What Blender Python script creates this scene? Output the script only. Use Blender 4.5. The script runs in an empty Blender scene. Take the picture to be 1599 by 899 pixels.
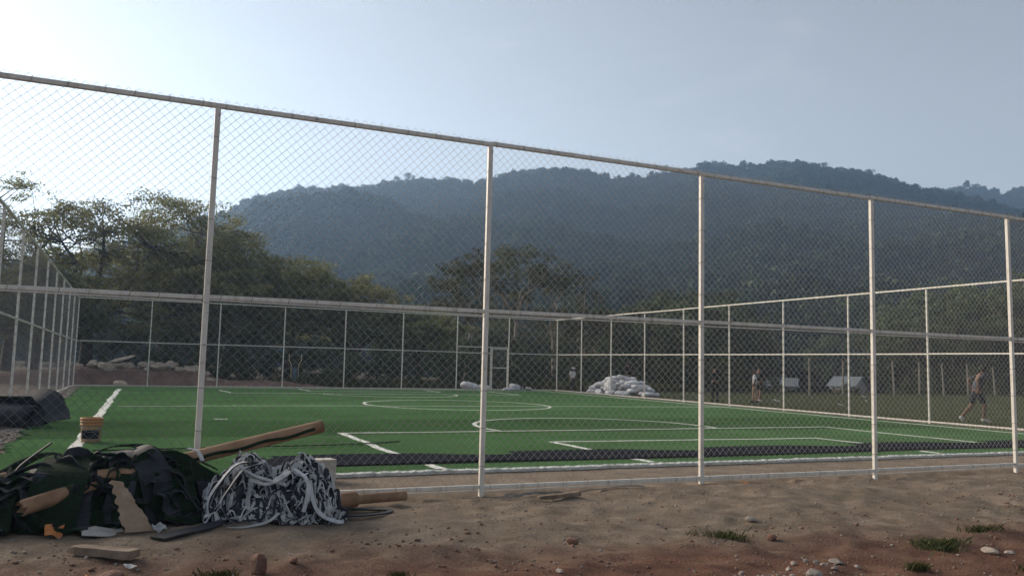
import bpy, math, random
import numpy as np
from mathutils import Vector, Matrix, noise as mnoise

random.seed(11)
RNG = np.random.default_rng(11)
S = bpy.context.scene
COL = S.collection

# ------------------------------------------------------------------ camera
YAW, PITCH, ROLL, EYE = 0.41857, 0.09286, 0.02404, 1.4494
cy, sy, cp, sp = math.cos(YAW), math.sin(YAW), math.cos(PITCH), math.sin(PITCH)
fwd = Vector((sy * cp, cy * cp, sp)); rgt = Vector((cy, -sy, 0)); upv = rgt.cross(fwd)
r2 = math.cos(ROLL) * rgt + math.sin(ROLL) * upv
u2 = -math.sin(ROLL) * rgt + math.cos(ROLL) * upv
cam_data = bpy.data.cameras.new('camera')
cam = bpy.data.objects.new('camera', cam_data); COL.objects.link(cam)
cam.matrix_world = Matrix(((r2.x, u2.x, -fwd.x, 0), (r2.y, u2.y, -fwd.y, 0), (r2.z, u2.z, -fwd.z, EYE), (0, 0, 0, 1)))
cam_data.sensor_width = 36; cam_data.lens = 1281.13 / 1599 * 36
cam_data.clip_end = 8000; cam_data.clip_start = 0.05
S.camera = cam

# ------------------------------------------------------------------ sky, sun, exposure
SUN_AZ, SUN_EL = math.radians(-34), math.radians(18)      # azimuth from +Y towards +X
world = bpy.data.worlds.new('World'); S.world = world; world.use_nodes = True
wn = world.node_tree.nodes; wl = world.node_tree.links
bg = wn['Background']
sky = wn.new('ShaderNodeTexSky'); sky.sky_type = 'NISHITA'; sky.sun_disc = False
sky.sun_elevation = SUN_EL; sky.sun_rotation = SUN_AZ
sky.altitude = 600; sky.air_density = 1.0; sky.dust_density = 1.0; sky.ozone_density = 0.5
hz = wn.new('ShaderNodeHueSaturation'); hz.inputs['Saturation'].default_value = 0.34      # hazy, greyed blue
wl.new(sky.outputs['Color'], hz.inputs['Color']); 
# faint high wisps, the same all round the sky
wt = wn.new('ShaderNodeTexCoord'); wmap = wn.new('ShaderNodeMapping'); wmap.inputs['Scale'].default_value = (3., 3., 9.)
wno = wn.new('ShaderNodeTexNoise'); wno.inputs['Scale'].default_value = 1.6; wno.inputs['Detail'].default_value = 6; wno.inputs['Roughness'].default_value = .6; wno.inputs['Distortion'].default_value = .6
wr = wn.new('ShaderNodeMapRange'); wr.inputs[1].default_value = .56; wr.inputs[2].default_value = .80; wr.inputs[3].default_value = 0.; wr.inputs[4].default_value = .16
wmx = wn.new('ShaderNodeMix'); wmx.data_type = 'RGBA'; wmx.inputs[7].default_value = (7.5, 6.9, 7.0, 1)
wl.new(wt.outputs['Generated'], wmap.inputs[0]); wl.new(wmap.outputs[0], wno.inputs['Vector']); wl.new(wno.outputs['Fac'], wr.inputs[0]); wl.new(wr.outputs[0], wmx.inputs[0])
wl.new(hz.outputs['Color'], wmx.inputs[6]); wtint = wn.new('ShaderNodeMix'); wtint.data_type = 'RGBA'; wtint.blend_type = 'MULTIPLY'; wtint.inputs[0].default_value = 1.; wtint.inputs[7].default_value = (1.02, .985, .95, 1)
wl.new(wmx.outputs[2], wtint.inputs[6]); wl.new(wtint.outputs[2], bg.inputs['Color'])
bg.inputs['Strength'].default_value = 0.040

sd = bpy.data.lights.new('sun', 'SUN'); sd.energy = 2.8; sd.angle = math.radians(40); sd.color = (1.0, 0.84, 0.66)
sun = bpy.data.objects.new('sun', sd); COL.objects.link(sun)
sdir = Vector((math.sin(SUN_AZ) * math.cos(SUN_EL), math.cos(SUN_AZ) * math.cos(SUN_EL), math.sin(SUN_EL)))
sun.rotation_euler = sdir.to_track_quat('Z', 'Y').to_euler()
sun.location = sdir * 100

S.view_settings.view_transform = 'Standard'; S.view_settings.look = 'None'
S.view_settings.exposure = 1.92; S.view_settings.gamma = 1.0
S.view_settings.use_curve_mapping = False
S.render.engine = 'CYCLES'
S.cycles.use_denoising = True
S.cycles.max_bounces = 6; S.cycles.diffuse_bounces = 4; S.cycles.transparent_max_bounces = 12
S.cycles.volume_bounces = 1

# ------------------------------------------------------------------ materials
def new_mat(name):
    m = bpy.data.materials.new(name); m.use_nodes = True
    nt = m.node_tree
    return m, nt.nodes, nt.links, nt.nodes['Principled BSDF']

def ramp(n, l, src, stops):
    r = n.new('ShaderNodeValToRGB')
    el = r.color_ramp.elements
    while len(el) > 1: el.remove(el[0])
    el[0].position = stops[0][0]; el[0].color = (*stops[0][1], 1)
    for pos, c in stops[1:]:
        e = el.new(pos); e.color = (*c, 1)
    l.new(src, r.inputs[0]); return r.outputs[0]

def tex_noise(n, l, co, scale, detail=6, rough=.6, dist=0.):
    t = n.new('ShaderNodeTexNoise'); t.inputs['Scale'].default_value = scale
    t.inputs['Detail'].default_value = detail; t.inputs['Roughness'].default_value = rough
    t.inputs['Distortion'].default_value = dist
    if co is not None: l.new(co, t.inputs['Vector'])
    return t.outputs['Fac']

def mixc(n, l, fac, a, b, mode='MIX'):
    m = n.new('ShaderNodeMix'); m.data_type = 'RGBA'; m.blend_type = mode
    for s, v in ((0, fac), (6, a), (7, b)):
        if isinstance(v, (int, float)): m.inputs[s].default_value = v
        elif isinstance(v, tuple): m.inputs[s].default_value = (*v, 1)
        else: l.new(v, m.inputs[s])
    return m.outputs[2]

def math_n(n, l, op, a, b=0., c=None, clamp=False):
    m = n.new('ShaderNodeMath'); m.operation = op; m.use_clamp = clamp
    for i, v in enumerate((a, b, c)):
        if v is None: continue
        if isinstance(v, (int, float)): m.inputs[i].default_value = v
        else: l.new(v, m.inputs[i])
    return m.outputs[0]

def smooth(n, l, v, lo, hi):
    m = n.new('ShaderNodeMapRange'); m.interpolation_type = 'SMOOTHSTEP'
    m.inputs[1].default_value = lo; m.inputs[2].default_value = hi
    l.new(v, m.inputs[0]); return m.outputs[0]

def bump(n, l, P, h, strength, dist):
    b = n.new('ShaderNodeBump'); b.inputs['Strength'].default_value = strength; b.inputs['Distance'].default_value = dist
    l.new(h, b.inputs['Height']); l.new(b.outputs[0], P.inputs['Normal'])

def coords(n, kind='Object'):
    return n.new('ShaderNodeTexCoord').outputs[kind]

def simple(name, c1, c2, scale=8, rough=.8, metal=0., bscale=None, bstr=.3, bdist=.01, c3=None, spec=.3, vary=0.):
    m, n, l, P = new_mat(name)
    co = coords(n)
    f = tex_noise(n, l, co, scale, 7, .62)
    stops = [(.32, c1), (.68, c2)] if c3 is None else [(.3, c1), (.55, c2), (.72, c3)]
    col = ramp(n, l, f, stops)
    if vary:
        oi = n.new('ShaderNodeObjectInfo')
        v = math_n(n, l, 'MULTIPLY_ADD', oi.outputs['Random'], 2 * vary, 1 - vary)
        hs = n.new('ShaderNodeHueSaturation'); l.new(v, hs.inputs['Value']); l.new(col, hs.inputs['Color']); col = hs.outputs[0]
    l.new(col, P.inputs['Base Color'])
    P.inputs['Roughness'].default_value = rough; P.inputs['Metallic'].default_value = metal
    P.inputs['Specular IOR Level'].default_value = spec
    if bscale: bump(n, l, P, tex_noise(n, l, co, bscale, 6, .65), bstr, bdist)
    return m

def leaf_mat(name, c1, c2, c3, trans=.3, vary=.25):
    m, n, l, P = new_mat(name)
    geo = n.new('ShaderNodeNewGeometry')
    f = tex_noise(n, l, coords(n), .55, 3, .6)
    rnd = geo.outputs['Random Per Island']
    a = ramp(n, l, rnd, [(0, c1), (.6, c2), (1, c3)])
    hs = n.new('ShaderNodeHueSaturation'); l.new(a, hs.inputs['Color'])
    oi = n.new('ShaderNodeObjectInfo')
    v = math_n(n, l, 'MULTIPLY_ADD', oi.outputs['Random'], 2 * vary, .62 - vary)
    v = math_n(n, l, 'ADD', v, math_n(n, l, 'MULTIPLY', f, .75))
    l.new(v, hs.inputs['Value'])
    hv = math_n(n, l, 'MULTIPLY_ADD', oi.outputs['Random'], .03, .485); l.new(hv, hs.inputs['Hue'])
    l.new(hs.outputs[0], P.inputs['Base Color']); P.inputs['Roughness'].default_value = .65
    P.inputs['Specular IOR Level'].default_value = .05
    tr = n.new('ShaderNodeBsdfTranslucent'); l.new(hs.outputs[0], tr.inputs['Color'])
    mx = n.new('ShaderNodeMixShader'); mx.inputs[0].default_value = trans
    l.new(P.outputs[0], mx.inputs[1]); l.new(tr.outputs[0], mx.inputs[2])
    l.new(mx.outputs[0], n['Material Output'].inputs['Surface'])
    return m

MAT = {}
def build_ground_mat():
    m, n, l, P = new_mat('ground')
    co = coords(n)
    sep = n.new('ShaderNodeSeparateXYZ'); l.new(co, sep.inputs[0]); X, Y = sep.outputs[0], sep.outputs[1]
    big = tex_noise(n, l, co, .35, 5, .6); mid = tex_noise(n, l, co, 2.2, 7, .65, .6); fine = tex_noise(n, l, co, 38, 8, .82)
    vor = n.new('ShaderNodeTexVoronoi'); vor.inputs['Scale'].default_value = 55; l.new(co, vor.inputs['Vector'])
    tan = ramp(n, l, mid, [(.28, (.125, .096, .070)), (.5, (.190, .150, .114)), (.72, (.245, .202, .160))])
    red = ramp(n, l, mid, [(.28, (.062, .032, .026)), (.5, (.125, .062, .042)), (.74, (.18, .105, .068))])
    grassc = ramp(n, l, mid, [(.28, (.030, .040, .016)), (.55, (.048, .064, .025)), (.78, (.085, .085, .040))])
    litter = ramp(n, l, mid, [(.3, (.025, .022, .014)), (.7, (.06, .05, .03))])
    # red earth band nearer the camera, ragged edge
    e = math_n(n, l, 'MULTIPLY_ADD', X, .12, Y)            # rotate the band a little
    e = math_n(n, l, 'MULTIPLY_ADD', big, 2.2, e)
    e = math_n(n, l, 'MULTIPLY_ADD', mid, 1.0, e)
    k = smooth(n, l, e, 8.75, 7.2)
    patch = smooth(n, l, tex_noise(n, l, co, .9, 5, .7, .8), .52, .68)
    tan = mixc(n, l, math_n(n, l, 'MULTIPLY', patch, .6), tan, (.085, .075, .055))
    col = mixc(n, l, k, tan, red)
    # grey-brown compact soil outside the far left fence
    kl = smooth(n, l, X, -2.6, -3.4)
    col = mixc(n, l, math_n(n, l, 'MULTIPLY', kl, .7), col, ramp(n, l, mid, [(.3, (.10, .078, .062)), (.7, (.20, .165, .135))]))
    # grass field right of the cage
    g = math_n(n, l, 'MULTIPLY_ADD', mid, 1.2, X)
    kg = math_n(n, l, 'MULTIPLY', smooth(n, l, g, 21.9, 22.7), smooth(n, l, math_n(n, l, 'MULTIPLY_ADD', big, 3, Y), 10.5, 13))
    col = mixc(n, l, kg, col, grassc)
    kf = smooth(n, l, math_n(n, l, 'MULTIPLY_ADD', big, 4., Y), 47, 52)
    col = mixc(n, l, kf, col, litter)
    spk = ramp(n, l, fine, [(.30, (.35, .33, .31)), (.45, (.85, .84, .83)), (.56, (1.06, 1.05, 1.04)), (.70, (1.7, 1.66, 1.6))])
    col = mixc(n, l, 1., col, spk, 'MULTIPLY')
    l.new(col, P.inputs['Base Color']); P.inputs['Roughness'].default_value = .95
    P.inputs['Specular IOR Level'].default_value = .15
    h = math_n(n, l, 'ADD', math_n(n, l, 'MULTIPLY', fine, .6), math_n(n, l, 'MULTIPLY', vor.outputs['Distance'], .35))
    h = math_n(n, l, 'ADD', h, mid)
    bump(n, l, P, h, .8, .02)
    return m
MAT['ground'] = build_ground_mat()

def build_turf_mat():
    m, n, l, P = new_mat('turf')
    co = coords(n)
    mp = n.new('ShaderNodeMapping'); mp.inputs['Scale'].default_value = (1, 3.2, 1); l.new(co, mp.inputs[0])
    big = tex_noise(n, l, co, .45, 4, .55); st = tex_noise(n, l, mp.outputs[0], 7, 6, .7); fine = tex_noise(n, l, mp.outputs[0], 60, 5, .8)
    sep = n.new('ShaderNodeSeparateXYZ'); l.new(co, sep.inputs[0])
    # 4 m wide rolls of slightly different pile direction
    roll = n.new('ShaderNodeTexWhiteNoise'); roll.noise_dimensions = '1D'
    l.new(math_n(n, l, 'FLOOR', math_n(n, l, 'DIVIDE', sep.outputs[1], 3.9)), roll.inputs['W'])
    base = ramp(n, l, st, [(.28, (.056, .120, .048)), (.5, (.080, .166, .068)), (.75, (.104, .204, .088))])
    v = math_n(n, l, 'MULTIPLY_ADD', roll.outputs[0], .36, .70)
    v = math_n(n, l, 'MULTIPLY', v, math_n(n, l, 'MULTIPLY_ADD', big, .9, .55))
    v = math_n(n, l, 'MULTIPLY', v, math_n(n, l, 'MULTIPLY_ADD', fine, 1.1, .45))
    hs = n.new('ShaderNodeHueSaturation'); l.new(base, hs.inputs['Color']); l.new(v, hs.inputs['Value'])
    dust = smooth(n, l, tex_noise(n, l, co, .8, 6, .7, .5), .5, .78)
    tc = mixc(n, l, math_n(n, l, 'MULTIPLY', dust, .34), hs.outputs[0], (.15, .16, .105))
    l.new(tc, P.inputs['Base Color']); P.inputs['Roughness'].default_value = 1.
    P.inputs['Specular IOR Level'].default_value = .0
    wr_ = n.new('ShaderNodeMapping'); wr_.inputs['Scale'].default_value = (.35, 2.4, 1); l.new(co, wr_.inputs[0])
    wrk = tex_noise(n, l, wr_.outputs[0], 1.6, 3, .5)
    bump(n, l, P, math_n(n, l, 'ADD', math_n(n, l, 'ADD', fine, math_n(n, l, 'MULTIPLY', st, .5)), math_n(n, l, 'MULTIPLY', wrk, 3.)), .9, .03)
    return m
MAT['turf'] = build_turf_mat()

def build_post_mat():
    m, n, l, P = new_mat('cream_paint')
    co = coords(n)
    mp = n.new('ShaderNodeMapping'); mp.inputs['Scale'].default_value = (14, 14, 3); l.new(co, mp.inputs[0])
    a = tex_noise(n, l, mp.outputs[0], 1.0, 6, .7); b = tex_noise(n, l, co, 22, 5, .7)
    col = ramp(n, l, a, [(.25, (.38, .34, .29)), (.45, (.60, .57, .51)), (.7, (.70, .67, .61))])
    spots = ramp(n, l, b, [(.30, (.22, .13, .08)), (.38, (1, 1, 1))])
    col = mixc(n, l, .8, col, spots, 'MULTIPLY')
    l.new(col, P.inputs['Base Color']); P.inputs['Roughness'].default_value = .55
    bump(n, l, P, a, .2, .004)
    return m
MAT['post'] = build_post_mat()
MAT['wire'] = simple('galvanised_wire', (.17, .17, .172), (.25, .25, .252), 30, .75, .1)
MAT['tie'] = simple('rusty_tie_wire', (.05, .04, .035), (.14, .11, .09), 40, .7, .3)
MAT['line'] = simple('white_turf', (.46, .48, .45), (.76, .78, .75), 6, .85, bscale=70, bstr=.7, bdist=.02)
MAT['backing'] = simple('turf_backing', (.016, .018, .024), (.034, .037, .046), 18, .75, bscale=90, bstr=.3, bdist=.006)
MAT['slate'] = simple('turned_backing', (.016, .018, .024), (.028, .031, .039), 5, 1., spec=0., bscale=60, bstr=.35, bdist=.008)
MAT['pile'] = simple('dark_turf_pile', (.004, .012, .005), (.010, .034, .012), 30, .9, bscale=110, bstr=1., bdist=.02, vary=.3)
MAT['whitepile'] = simple('white_turf_pile', (.30, .305, .315), (.56, .565, .575), 14, .9, bscale=100, bstr=.8, bdist=.01, vary=.15)
MAT['card'] = simple('cardboard', (.15, .085, .048), (.35, .22, .135), 3.5, .85, bscale=40, bstr=.15, bdist=.004, vary=.12)
MAT['cardtorn'] = simple('pale_backing', (.24, .165, .11), (.36, .27, .19), 9, .9, bscale=60, bstr=.4, bdist=.006)
MAT['sack'] = simple('woven_sack', (.46, .46, .48), (.68, .68, .70), 3.5, .7, bscale=7, bstr=1., bdist=.09, vary=.16)
MAT['stone'] = simple('pale_stone', (.24, .195, .15), (.46, .39, .31), 5, .9, bscale=14, bstr=.6, bdist=.03, vary=.2)
MAT['redstone'] = simple('red_stone', (.12, .06, .045), (.26, .15, .11), 9, .9, bscale=22, bstr=.6, bdist=.02, vary=.2)
MAT['earth'] = simple('red_earth', (.11, .065, .05), (.24, .15, .115), 1.6, .95, bscale=6, bstr=.9, bdist=.12)
MAT['gravel'] = simple('gravel', (.16, .13, .11), (.36, .32, .28), 9, .9, vary=.2)
MAT['wood'] = simple('weathered_wood', (.12, .085, .06), (.25, .19, .14), 7, .85, bscale=30, bstr=.4, bdist=.006)
MAT['greywood'] = simple('grey_pole_wood', (.14, .125, .10), (.28, .25, .21), 5, .9, bscale=18, bstr=.4, bdist=.01)
MAT['bark'] = simple('bark', (.045, .036, .028), (.11, .09, .07), 3, .95, bscale=9, bstr=.8, bdist=.05)
MAT['palebark'] = simple('pale_bark', (.15, .125, .10), (.30, .26, .21), 2.5, .9, bscale=9, bstr=.5, bdist=.03)
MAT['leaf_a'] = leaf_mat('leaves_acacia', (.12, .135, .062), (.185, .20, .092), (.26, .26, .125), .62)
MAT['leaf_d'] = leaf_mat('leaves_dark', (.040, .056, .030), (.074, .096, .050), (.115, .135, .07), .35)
MAT['leaf_s'] = leaf_mat('leaves_sparse', (.035, .044, .022), (.064, .070, .034), (.11, .105, .055), .3)
MAT['leaf_h'] = leaf_mat('leaves_hill', (.020, .032, .016), (.034, .050, .024), (.052, .066, .032), .1, .24)
MAT['blade'] = leaf_mat('grass_blades', (.040, .050, .020), (.072, .082, .034), (.13, .12, .06), .3)
MAT['hill'] = simple('hill_soil', (.018, .026, .012), (.045, .05, .024), .03, .95)
MAT['black'] = simple('black_cloth', (.008, .008, .009), (.018, .018, .020), 12, .85)
MAT['bucket'] = simple('orange_plastic', (.33, .15, .055), (.42, .20, .075), 9, .6, spec=.4)
MAT['bucketbody'] = simple('ochre_plastic', (.26, .165, .095), (.35, .23, .14), 9, .6, spec=.4)
MAT['concrete'] = simple('concrete', (.34, .32, .29), (.52, .50, .46), 8, .9, bscale=30, bstr=.4, bdist=.008)
MAT['plaster'] = simple('pink_plaster', (.26, .20, .18), (.34, .27, .24), 2, .9)
MAT['plaster2'] = simple('white_plaster', (.30, .29, .28), (.40, .39, .37), 2, .9)
MAT['metalroof'] = simple('zinc_roof', (.13, .155, .18), (.20, .225, .25), 1.5, .6, .1)
MAT['glass'] = simple('dark_glass', (.01, .012, .014), (.02, .022, .025), 3, .15)
MAT['orange'] = simple('orange_scrap', (.42, .15, .05), (.55, .22, .07), 9, .7)
MAT['yellow'] = simple('pale_yellow_steel', (.48, .40, .24), (.58, .50, .32), 9, .5)
MAT['bluesteel'] = simple('blue_steel', (.05, .10, .13), (.09, .15, .19), 9, .5)

# ------------------------------------------------------------------ mesh helpers
class MB:
    def __init__(s): s.v = []; s.f = []; s.m = []; s.n = 0
    def add(s, v, f, mi=0):
        o = s.n; v = [tuple(map(float, p)) for p in v]
        s.v += v; s.f += [tuple(i + o for i in q) for q in f]; s.m += [mi] * len(f); s.n += len(v)
    def box(s, c, size, R=None, mi=0, jit=0.):
        hx, hy, hz = (k / 2 for k in size); pts = []
        for z in (-hz, hz):
            for x, y in ((-hx, -hy), (hx, -hy), (hx, hy), (-hx, hy)):
                p = Vector((x + random.uniform(-jit, jit), y + random.uniform(-jit, jit), z + random.uniform(-jit, jit)))
                if R is not None: p = R @ p
                pts.append(p + Vector(c))
        s.add(pts, [(3, 2, 1, 0), (4, 5, 6, 7), (0, 1, 5, 4), (1, 2, 6, 5), (2, 3, 7, 6), (3, 0, 4, 7)], mi)
    def tube(s, pts, rad, n=8, mi=0, cap=True):
        pts = [Vector(p) for p in pts]
        if isinstance(rad, (int, float)): rad = [rad] * len(pts)
        rings = []; ref = None; V = []
        for i, p in enumerate(pts):
            d = (pts[min(i + 1, len(pts) - 1)] - pts[max(i - 1, 0)]).normalized()
            if ref is None: ref = Vector((0, 0, 1)) if abs(d.z) < .9 else Vector((1, 0, 0))
            a = (ref - d * ref.dot(d)).normalized(); ref = a; b = d.cross(a)
            for k in range(n):
                t = 2 * math.pi * k / n
                V.append(p + (a * math.cos(t) + b * math.sin(t)) * rad[i])
        F = []
        for i in range(len(pts) - 1):
            for k in range(n):
                F.append((i * n + k, i * n + (k + 1) % n, (i + 1) * n + (k + 1) % n, (i + 1) * n + k))
        if cap:
            F.append(tuple(range(n - 1, -1, -1))); F.append(tuple(range((len(pts) - 1) * n, len(pts) * n)))
        s.add(V, F, mi)
    def mesh(s, name):
        me = bpy.data.meshes.new(name); me.from_pydata(s.v, [], s.f)
        if any(s.m): me.polygons.foreach_set('material_index', s.m)
        me.update(); return me
    def build(s, name, mats, parent=None, smooth=False, loc=None):
        return link(name, s.mesh(name), mats, parent, smooth, loc)

def link(name, me, mats, parent=None, smooth=False, loc=None):
    if not isinstance(mats, (list, tuple)): mats = [mats]
    if not me.materials:
        for m in mats: me.materials.append(MAT[m] if isinstance(m, str) else m)
    if smooth: me.polygons.foreach_set('use_smooth', [True] * len(me.polygons))
    o = bpy.data.objects.new(name, me); COL.objects.link(o)
    if parent is not None: o.parent = parent
    if loc is not None: o.location = loc
    return o

def np_mesh(name, V, F):
    """V (n,3), F (m,k) uniform polygon size"""
    me = bpy.data.meshes.new(name)
    V = np.asarray(V, np.float32); F = np.asarray(F, np.int32); k = F.shape[1]
    me.vertices.add(len(V)); me.vertices.foreach_set('co', V.ravel())
    me.loops.add(F.size); me.loops.foreach_set('vertex_index', F.ravel())
    me.polygons.add(len(F)); me.polygons.foreach_set('loop_start', np.arange(0, F.size, k, dtype=np.int32))
    me.polygons.foreach_set('loop_total', np.full(len(F), k, np.int32))
    me.update(calc_edges=True); return me

def tag(o, label, cat, group=None):
    o['label'] = label; o['category'] = cat
    if group: o['group'] = group
    return o
def thing(name, label, cat, loc=(0, 0, 0), rz=0., group=None):
    o = bpy.data.objects.new(name, None); COL.objects.link(o); o.empty_display_size = .2
    o.location = loc; o.rotation_euler = (0, 0, rz); return tag(o, label, cat, group)
def structure(o): o['kind'] = 'structure'; return o
def stuff(o): o['kind'] = 'stuff'; return o
def copy_tree(o, parent=None):
    c = o.copy(); COL.objects.link(c); c.parent = parent
    for ch in list(o.children): copy_tree(ch, c)
    return c

def fbm(x, y, sc, oct=4, seed=0.):
    """cheap vectorised value noise"""
    out = np.zeros_like(x, float); amp = 1.; tot = 0.
    for o in range(oct):
        X = x / sc + seed * 17.3 + o * 31.7; Y = y / sc + seed * 9.1 - o * 12.9
        xi = np.floor(X); yi = np.floor(Y); fx = X - xi; fy = Y - yi
        fx = fx * fx * (3 - 2 * fx); fy = fy * fy * (3 - 2 * fy)
        def h(a, b): 
            v = np.sin(a * 127.1 + b * 311.7) * 43758.5453; return v - np.floor(v)
        v = (h(xi, yi) * (1 - fx) + h(xi + 1, yi) * fx) * (1 - fy) + (h(xi, yi + 1) * (1 - fx) + h(xi + 1, yi + 1) * fx) * fy
        out += amp * (v - .5); tot += amp; amp *= .5; sc = sc / 2
    return out / tot * 2
def sstep(a, b, x):
    t = np.clip((x - a) / (b - a), 0, 1); return t * t * (3 - 2 * t)

# ------------------------------------------------------------------ ground
D, X0, SP, HM, XL, XR, YF, HT = 8.684, .529, 3.0134, 2.048, -2.79, 21.16, 41.40, 4.0

def ground_h(x, y):
    x = np.asarray(x, float); y = np.asarray(y, float)
    near = sstep(9.6, 7.8, y) * sstep(-14, -8, x)
    h = near * (.06 * fbm(x, y, 1.7, 5, 1) + .034 * fbm(x, y, .45, 3, 2) + .016 * fbm(x, y, .16, 1, 22))
    h += sstep(6.9, 5.4, y) * .05 * fbm(x, y, .9, 4, 5) - .035 * sstep(7.2, 5.6, y)
    # little ditch under the front fence rail
    h -= .05 * np.exp(-((y - (D - .05)) / .16) ** 2) * (.4 + .6 * (fbm(x, y, 1.1, 3, 3) > -.1))
    # outside the cage to the left: worn track
    h += sstep(-2.3, -3.2, x) * sstep(40, 18, y) * sstep(9, 14, y) * .12 + sstep(-3.2, -5.5, x) * (.10 * fbm(x, y, 3.5, 4, 4) + .05)
    # beyond the grass field the land drops towards the houses
    d = (y - 42) + .05 * (x - 36)
    drop = sstep(26, 34, x) * sstep(0, 16, d)
    h -= 2.6 * drop
    far = sstep(46, 60, y) * (1 - drop)
    h += far * .5 * fbm(x, y, 9, 4, 6)
    grass = sstep(21.8, 23, x) * sstep(44, 41, y)
    h += grass * .05 * fbm(x, y, 2.2, 4, 7)
    inside = ((x > XL - .1) & (x < XR + .1) & (y > 9.9) & (y < YF + .2))
    h = np.where(inside, np.minimum(h, 0.) - .004, h)
    return h

def grid_lines(a, dense0, dense1, step, b, grow=1.35):
    L = list(np.arange(dense0, dense1 + 1e-6, step)); s = step; v = dense1
    while v < b: s *= grow; v += s; L.append(min(v, b))
    s = step; v = dense0; R = []
    while v > a: s *= grow; v -= s; R.append(max(v, a))
    return np.array(sorted(set(R)) + L)
gx = np.unique(np.round(np.concatenate([grid_lines(-1600, -4, 12, .05, 1600, 1.12)]), 4))
gy = np.unique(np.round(np.concatenate([grid_lines(-1600, 3.2, 9.4, .05, 1600, 1.1)]), 4))
GX, GY = np.meshgrid(gx, gy)
GV = np.stack([GX.ravel(), GY.ravel(), ground_h(GX, GY).ravel()], 1)
ny, nx = GX.shape
ii = (np.arange(ny - 1)[:, None] * nx + np.arange(nx - 1)[None]).ravel()
GF = np.stack([ii, ii + 1, ii + nx + 1, ii + nx], 1)
ground = structure(link('ground', np_mesh('ground', GV, GF), 'ground', smooth=True))

# ------------------------------------------------------------------ hills
RIDGE = np.array([(-40, .05), (-25, .06), (-8.1, .0857), (-3.1, .1067), (3.55, .1565), (4.73, .1657), (5.9, .1804), (7.95, .1933), (10.5, .2045), (13.1, .2069), (15.7, .2184), (18.4, .2224), (21.3, .2213), (23.4, .232), (26.1, .2387), (28.4, .2359), (30.6, .2312), (32.8, .2309), (35.5, .2365), (37.2, .2475), (39.8, .2403), (42.1, .2431), (43.9, .2397), (45.5, .2304), (47.1, .227), (48.6, .2163), (50.1, .2042), (51.2, .1999), (52.9, .1905), (56.2, .1721), (65, .13), (85, .08)])
FARR = np.array([(20, .09), (40, .15), (48.6, .2031), (51.2, .2013), (52.9, .2031), (54.6, .1998), (56.3, .1945), (62, .185), (72, .15), (90, .1)])

def hill_mesh(name, prof, az0, az1, R0, RR, Rback, sub, seed, nA=420, nR=120):
    az = np.linspace(az0, az1, nA); t = np.concatenate([np.linspace(0, 1, nR), 1 + np.linspace(.04, 1, 24)])
    A, T = np.meshgrid(az, t)
    rr = RR(A); r0 = R0(A)
    r = np.where(T <= 1, r0 + (rr - r0) * T, rr + (Rback - rr) * (T - 1))
    x = r * np.sin(np.radians(A)); y = r * np.cos(np.radians(A))
    hr = np.interp(A, prof[:, 0], prof[:, 1]) * rr + EYE - sub
    f = np.where(T <= 1, .10 * T + .90 * T ** 1.25, 1 - .9 * sstep(1, 2, T) - .12 * np.minimum(T - 1, .5))
    amp = np.clip(np.minimum(T, 1.0) * 2.2, 0, 1) * np.clip((1 - T) * 5, 0, 1)
    g = np.abs(fbm(x, y, 170, 3, seed)) - .25
    z = hr * np.maximum(f, 0) + amp * (48 * g + 12 * fbm(x, y, 60, 4, seed + 1)) * np.clip(hr / 120, .2, 1)
    # nothing of the slope may poke above the line of sight to the crest
    z = np.where(T < 1, np.minimum(z, EYE + (hr - EYE) / rr * r * .985), z)
    z = np.where(T <= .02, -3., z)
    V = np.stack([x.ravel(), y.ravel(), z.ravel()], 1)
    nt_, na_ = A.shape
    i = (np.arange(nt_ - 1)[:, None] * na_ + np.arange(na_ - 1)[None]).ravel()
    F = np.stack([i, i + 1, i + na_ + 1, i + na_], 1)
    return np_mesh(name, V, F), x, y, z

rrA = lambda a: 640 + 2.2 * np.clip(a, 0, 60) + 25 * np.sin(np.radians(a * 9))
r0A = lambda a: 150 + 0 * a
meA, hx, hy, hz = hill_mesh('hill', RIDGE, -40, 85, r0A, rrA, 1050, 7.5, 3)
structure(link('hill', meA, 'hill', smooth=True))
rrB = lambda a: 1120 + 20 * np.sin(np.radians(a * 13))
r0B = lambda a: 760 + 0 * a
meB, bx_, by_, bz_ = hill_mesh('hill', FARR, 20, 90, r0B, rrB, 1450, 8, 8, 260, 60)
structure(link('hill', meB, 'hill', smooth=True))

# low-poly forest trees: leaf clumps over a lumpy crown
def clump_crown(rng, n, rx, rz, h, size, lump=5, cone=False):
    cs = rng.normal(0, 1, (lump, 3)); cs /= np.linalg.norm(cs, axis=1)[:, None]; cs *= np.array([rx * .55, rx * .55, rz * .5])
    k = rng.integers(0, lump, n)
    d = rng.normal(0, 1, (n, 3)); d /= np.linalg.norm(d, axis=1)[:, None]
    rad = rng.uniform(.55, 1, n)[:, None]
    P = cs[k] + d * rad * np.array([rx * .62, rx * .62, rz * .62])
    if cone:
        z = rng.uniform(0, 1, n); a = rng.uniform(0, 2 * np.pi, n); q = np.sqrt(rng.uniform(.1, 1, n)) * (1 - z) ** .8 * rx * (.75 + .35 * np.sin(z * 40))
        P = np.stack([q * np.cos(a), q * np.sin(a), (z - .5) * 2 * rz], 1); d = np.stack([np.cos(a), np.sin(a), .4 + 0 * a], 1); d /= np.linalg.norm(d, axis=1)[:, None]
    P[:, 2] += h
    return leaf_quads(rng, P, d, size)

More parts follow.
